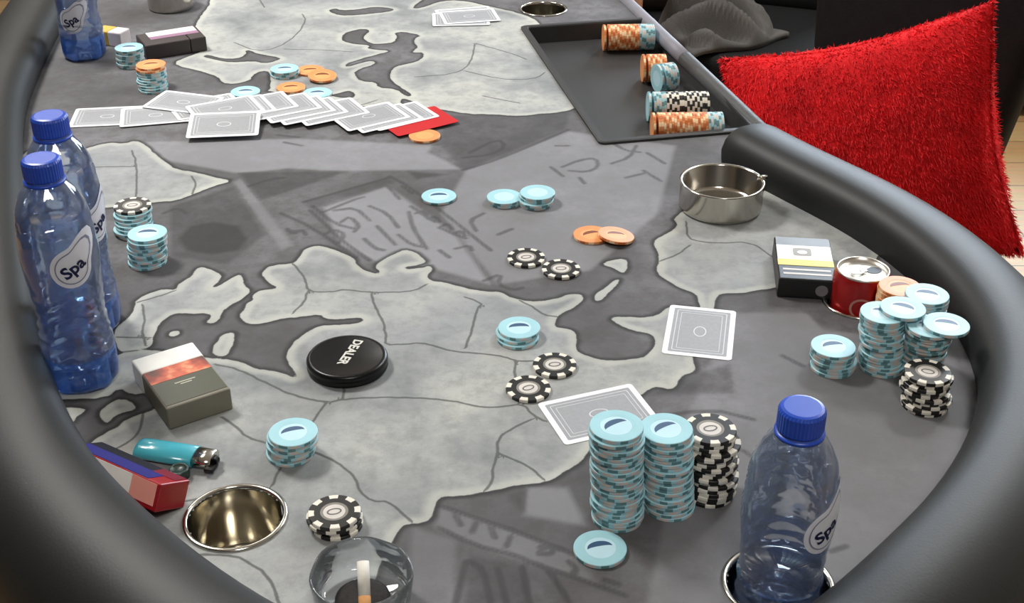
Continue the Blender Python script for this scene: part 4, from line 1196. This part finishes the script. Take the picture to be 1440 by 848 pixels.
# ------------------------------------------------------------------ chairs
M_cloth = mat('black_upholstery', S(17, 17, 18), .7, var=.2, scale=60, bump=.2, bscale=500, spec=.2)
M_legm = mat('chair_leg_black', S(16, 16, 17), .4, .3)
M_woodc = mat('chair_wood', S(128, 78, 42), .45, var=.2, scale=14)
def soft(d, bev, c): return bevelbox(d, bev, 4, c)
def chair(name, label, loc, rz, seat_z, seat, back, legm, legs=True, cat='chair', back_h=.6, taper=1.0):
    t = thing(name, label, cat, loc, rz)
    link('seat', soft((seat[0], seat[1], .10), .03, (0, 0, seat_z - .05)), M_cloth, t, True)
    o = link('backrest', soft((back, .09, back_h), .035, (0, 0, back_h / 2)), M_cloth, t, True)
    for v in o.data.vertices: v.co.x *= taper + (1 - taper) * min(1, max(0, v.co.z / back_h))
    o.location = (0, seat[1] / 2 - .01, seat_z - .02); o.rotation_euler = (math.radians(-9), 0, 0)
    for sx in (-1, 1):
        for sy in (-1, 1):
            bm = bmesh.new()
            top = (sx * (seat[0] / 2 - .045), sy * (seat[1] / 2 - .045), seat_z - .095); bot = (sx * (seat[0] / 2 - .01), sy * (seat[1] / 2 - .01), 0.0)
            tube(bm, [bot, tuple((a + b) / 2 for a, b in zip(top, bot)), top], .017, 10)
            link('leg', bm_mesh(bm), legm, t, True)
    return t
rz = math.atan2(CU.y, CU.x)
bc = (TLc + TRc + BLc + BRc) / 4
# seat centre lies in front of the backrest, local -y faces the table
ly = Vector((-math.sin(rz), math.cos(rz)))
cc = Vector((bc.x, bc.y)) + ly * .01 + Vector((CU.x, CU.y)) * -.05
chair('chair', 'black upholstered chair holding the red cushion beside the table', (cc.x, cc.y, 0), rz, .365, (.36, .44), .42, M_legm, taper=.6)
c2 = chair('side_chair', 'black chair with wooden legs behind the dealer tray holding grey clothing', (.56, 2.86, 0), math.radians(-20), .44, (.46, .44), .42, M_woodc)
for sx in (-1, 1):
    bm = bmesh.new(); tube(bm, [(sx * .235, -.2, 0), (sx * .235, -.2, .3), (sx * .235, -.2, .60)], .016, 10)
    link('arm_post', bm_mesh(bm), M_woodc, c2, True)
    bm = bmesh.new(); tube(bm, [(sx * .235, -.23, .605), (sx * .235, 0, .615), (sx * .235, .2, .61)], .018, 10)
    link('armrest', bm_mesh(bm), M_woodc, c2, True)
# crumpled grey garment on that chair
def garment():
    g = 40; bm = bmesh.new(); rnd = random.Random(11)
    ph = [(rnd.uniform(6, 22), rnd.uniform(6, 22), rnd.uniform(0, 6.28), rnd.uniform(.006, .022)) for _ in range(9)]
    V = {}
    for i in range(g + 1):
        for j in range(g + 1):
            u, v = i / g * 2 - 1, j / g * 2 - 1
            rr = (abs(u) ** 3 + abs(v) ** 3) ** (1 / 3)
            x, y = u * .125 * (1 + .1 * math.sin(5 * v)), v * .11 * (1 + .12 * math.sin(4 * u + 1))
            h = .085 * max(0, 1 - rr ** 3) ** .6
            h += sum(1.3 * a * (1 - 2 * abs(math.sin(fx * x * 2.2 + fy * y * 2.2 + p))) for fx, fy, p, a in ph) * max(0, 1 - rr ** 6)
            V[i, j] = bm.verts.new((x, y, max(.004, h + .012)))
    for i in range(g):
        for j in range(g): bm.faces.new((V[i, j], V[i + 1, j], V[i + 1, j + 1], V[i, j + 1]))
    bot = [bm.verts.new((V[k].co.x, V[k].co.y, 0.0)) for k in [(i, 0) for i in range(g + 1)] + [(g, j) for j in range(1, g + 1)] + [(i, g) for i in range(g - 1, -1, -1)] + [(0, j) for j in range(g - 1, 0, -1)]]
    keys = [(i, 0) for i in range(g + 1)] + [(g, j) for j in range(1, g + 1)] + [(i, g) for i in range(g - 1, -1, -1)] + [(0, j) for j in range(g - 1, 0, -1)]
    for i in range(len(keys)):
        j = (i + 1) % len(keys); bm.faces.new((V[keys[i]], V[keys[j]], bot[j], bot[i]))
    bm.faces.new(bot)
    o = link('garment', bm_mesh(bm), mat('grey_cloth', S(78, 75, 72), .85, var=.2, scale=12, bump=.3, bscale=300), None, True)
    o.location = (.455, 2.80, .442); o.rotation_euler = (0, 0, .5)
    tag(o, 'crumpled grey garment lying on the side chair behind the tray', 'garment')
garment()
# long black sofa at the back
t = thing('sofa', 'long black sofa along the back of the room', 'sofa', (.5, 3.78, 0))
for (nm, d, bv, c) in (('base', (3.4, .8, .26), .04, (0, 0, .17)), ('backrest', (3.4, .24, .6), .07, (0, .34, .52)), ('armrest', (.22, .8, .5), .06, (-1.62, 0, .35)), ('armrest', (.22, .8, .5), .06, (1.62, 0, .35))):
    link(nm, bevelbox(d, bv, 4, c), M_cloth, t, True)
for k in range(3):
    link('seat_cushion', bevelbox((.98, .62, .16), .05, 4, (-1.0 + k, -.07, .37)), M_cloth, t, True)
for sx in (-1.5, 1.5):
    for sy in (-.32, .32): link('foot', bevelbox((.06, .06, .05), .005, 1, (sx, sy, .025)), M_legm, t)
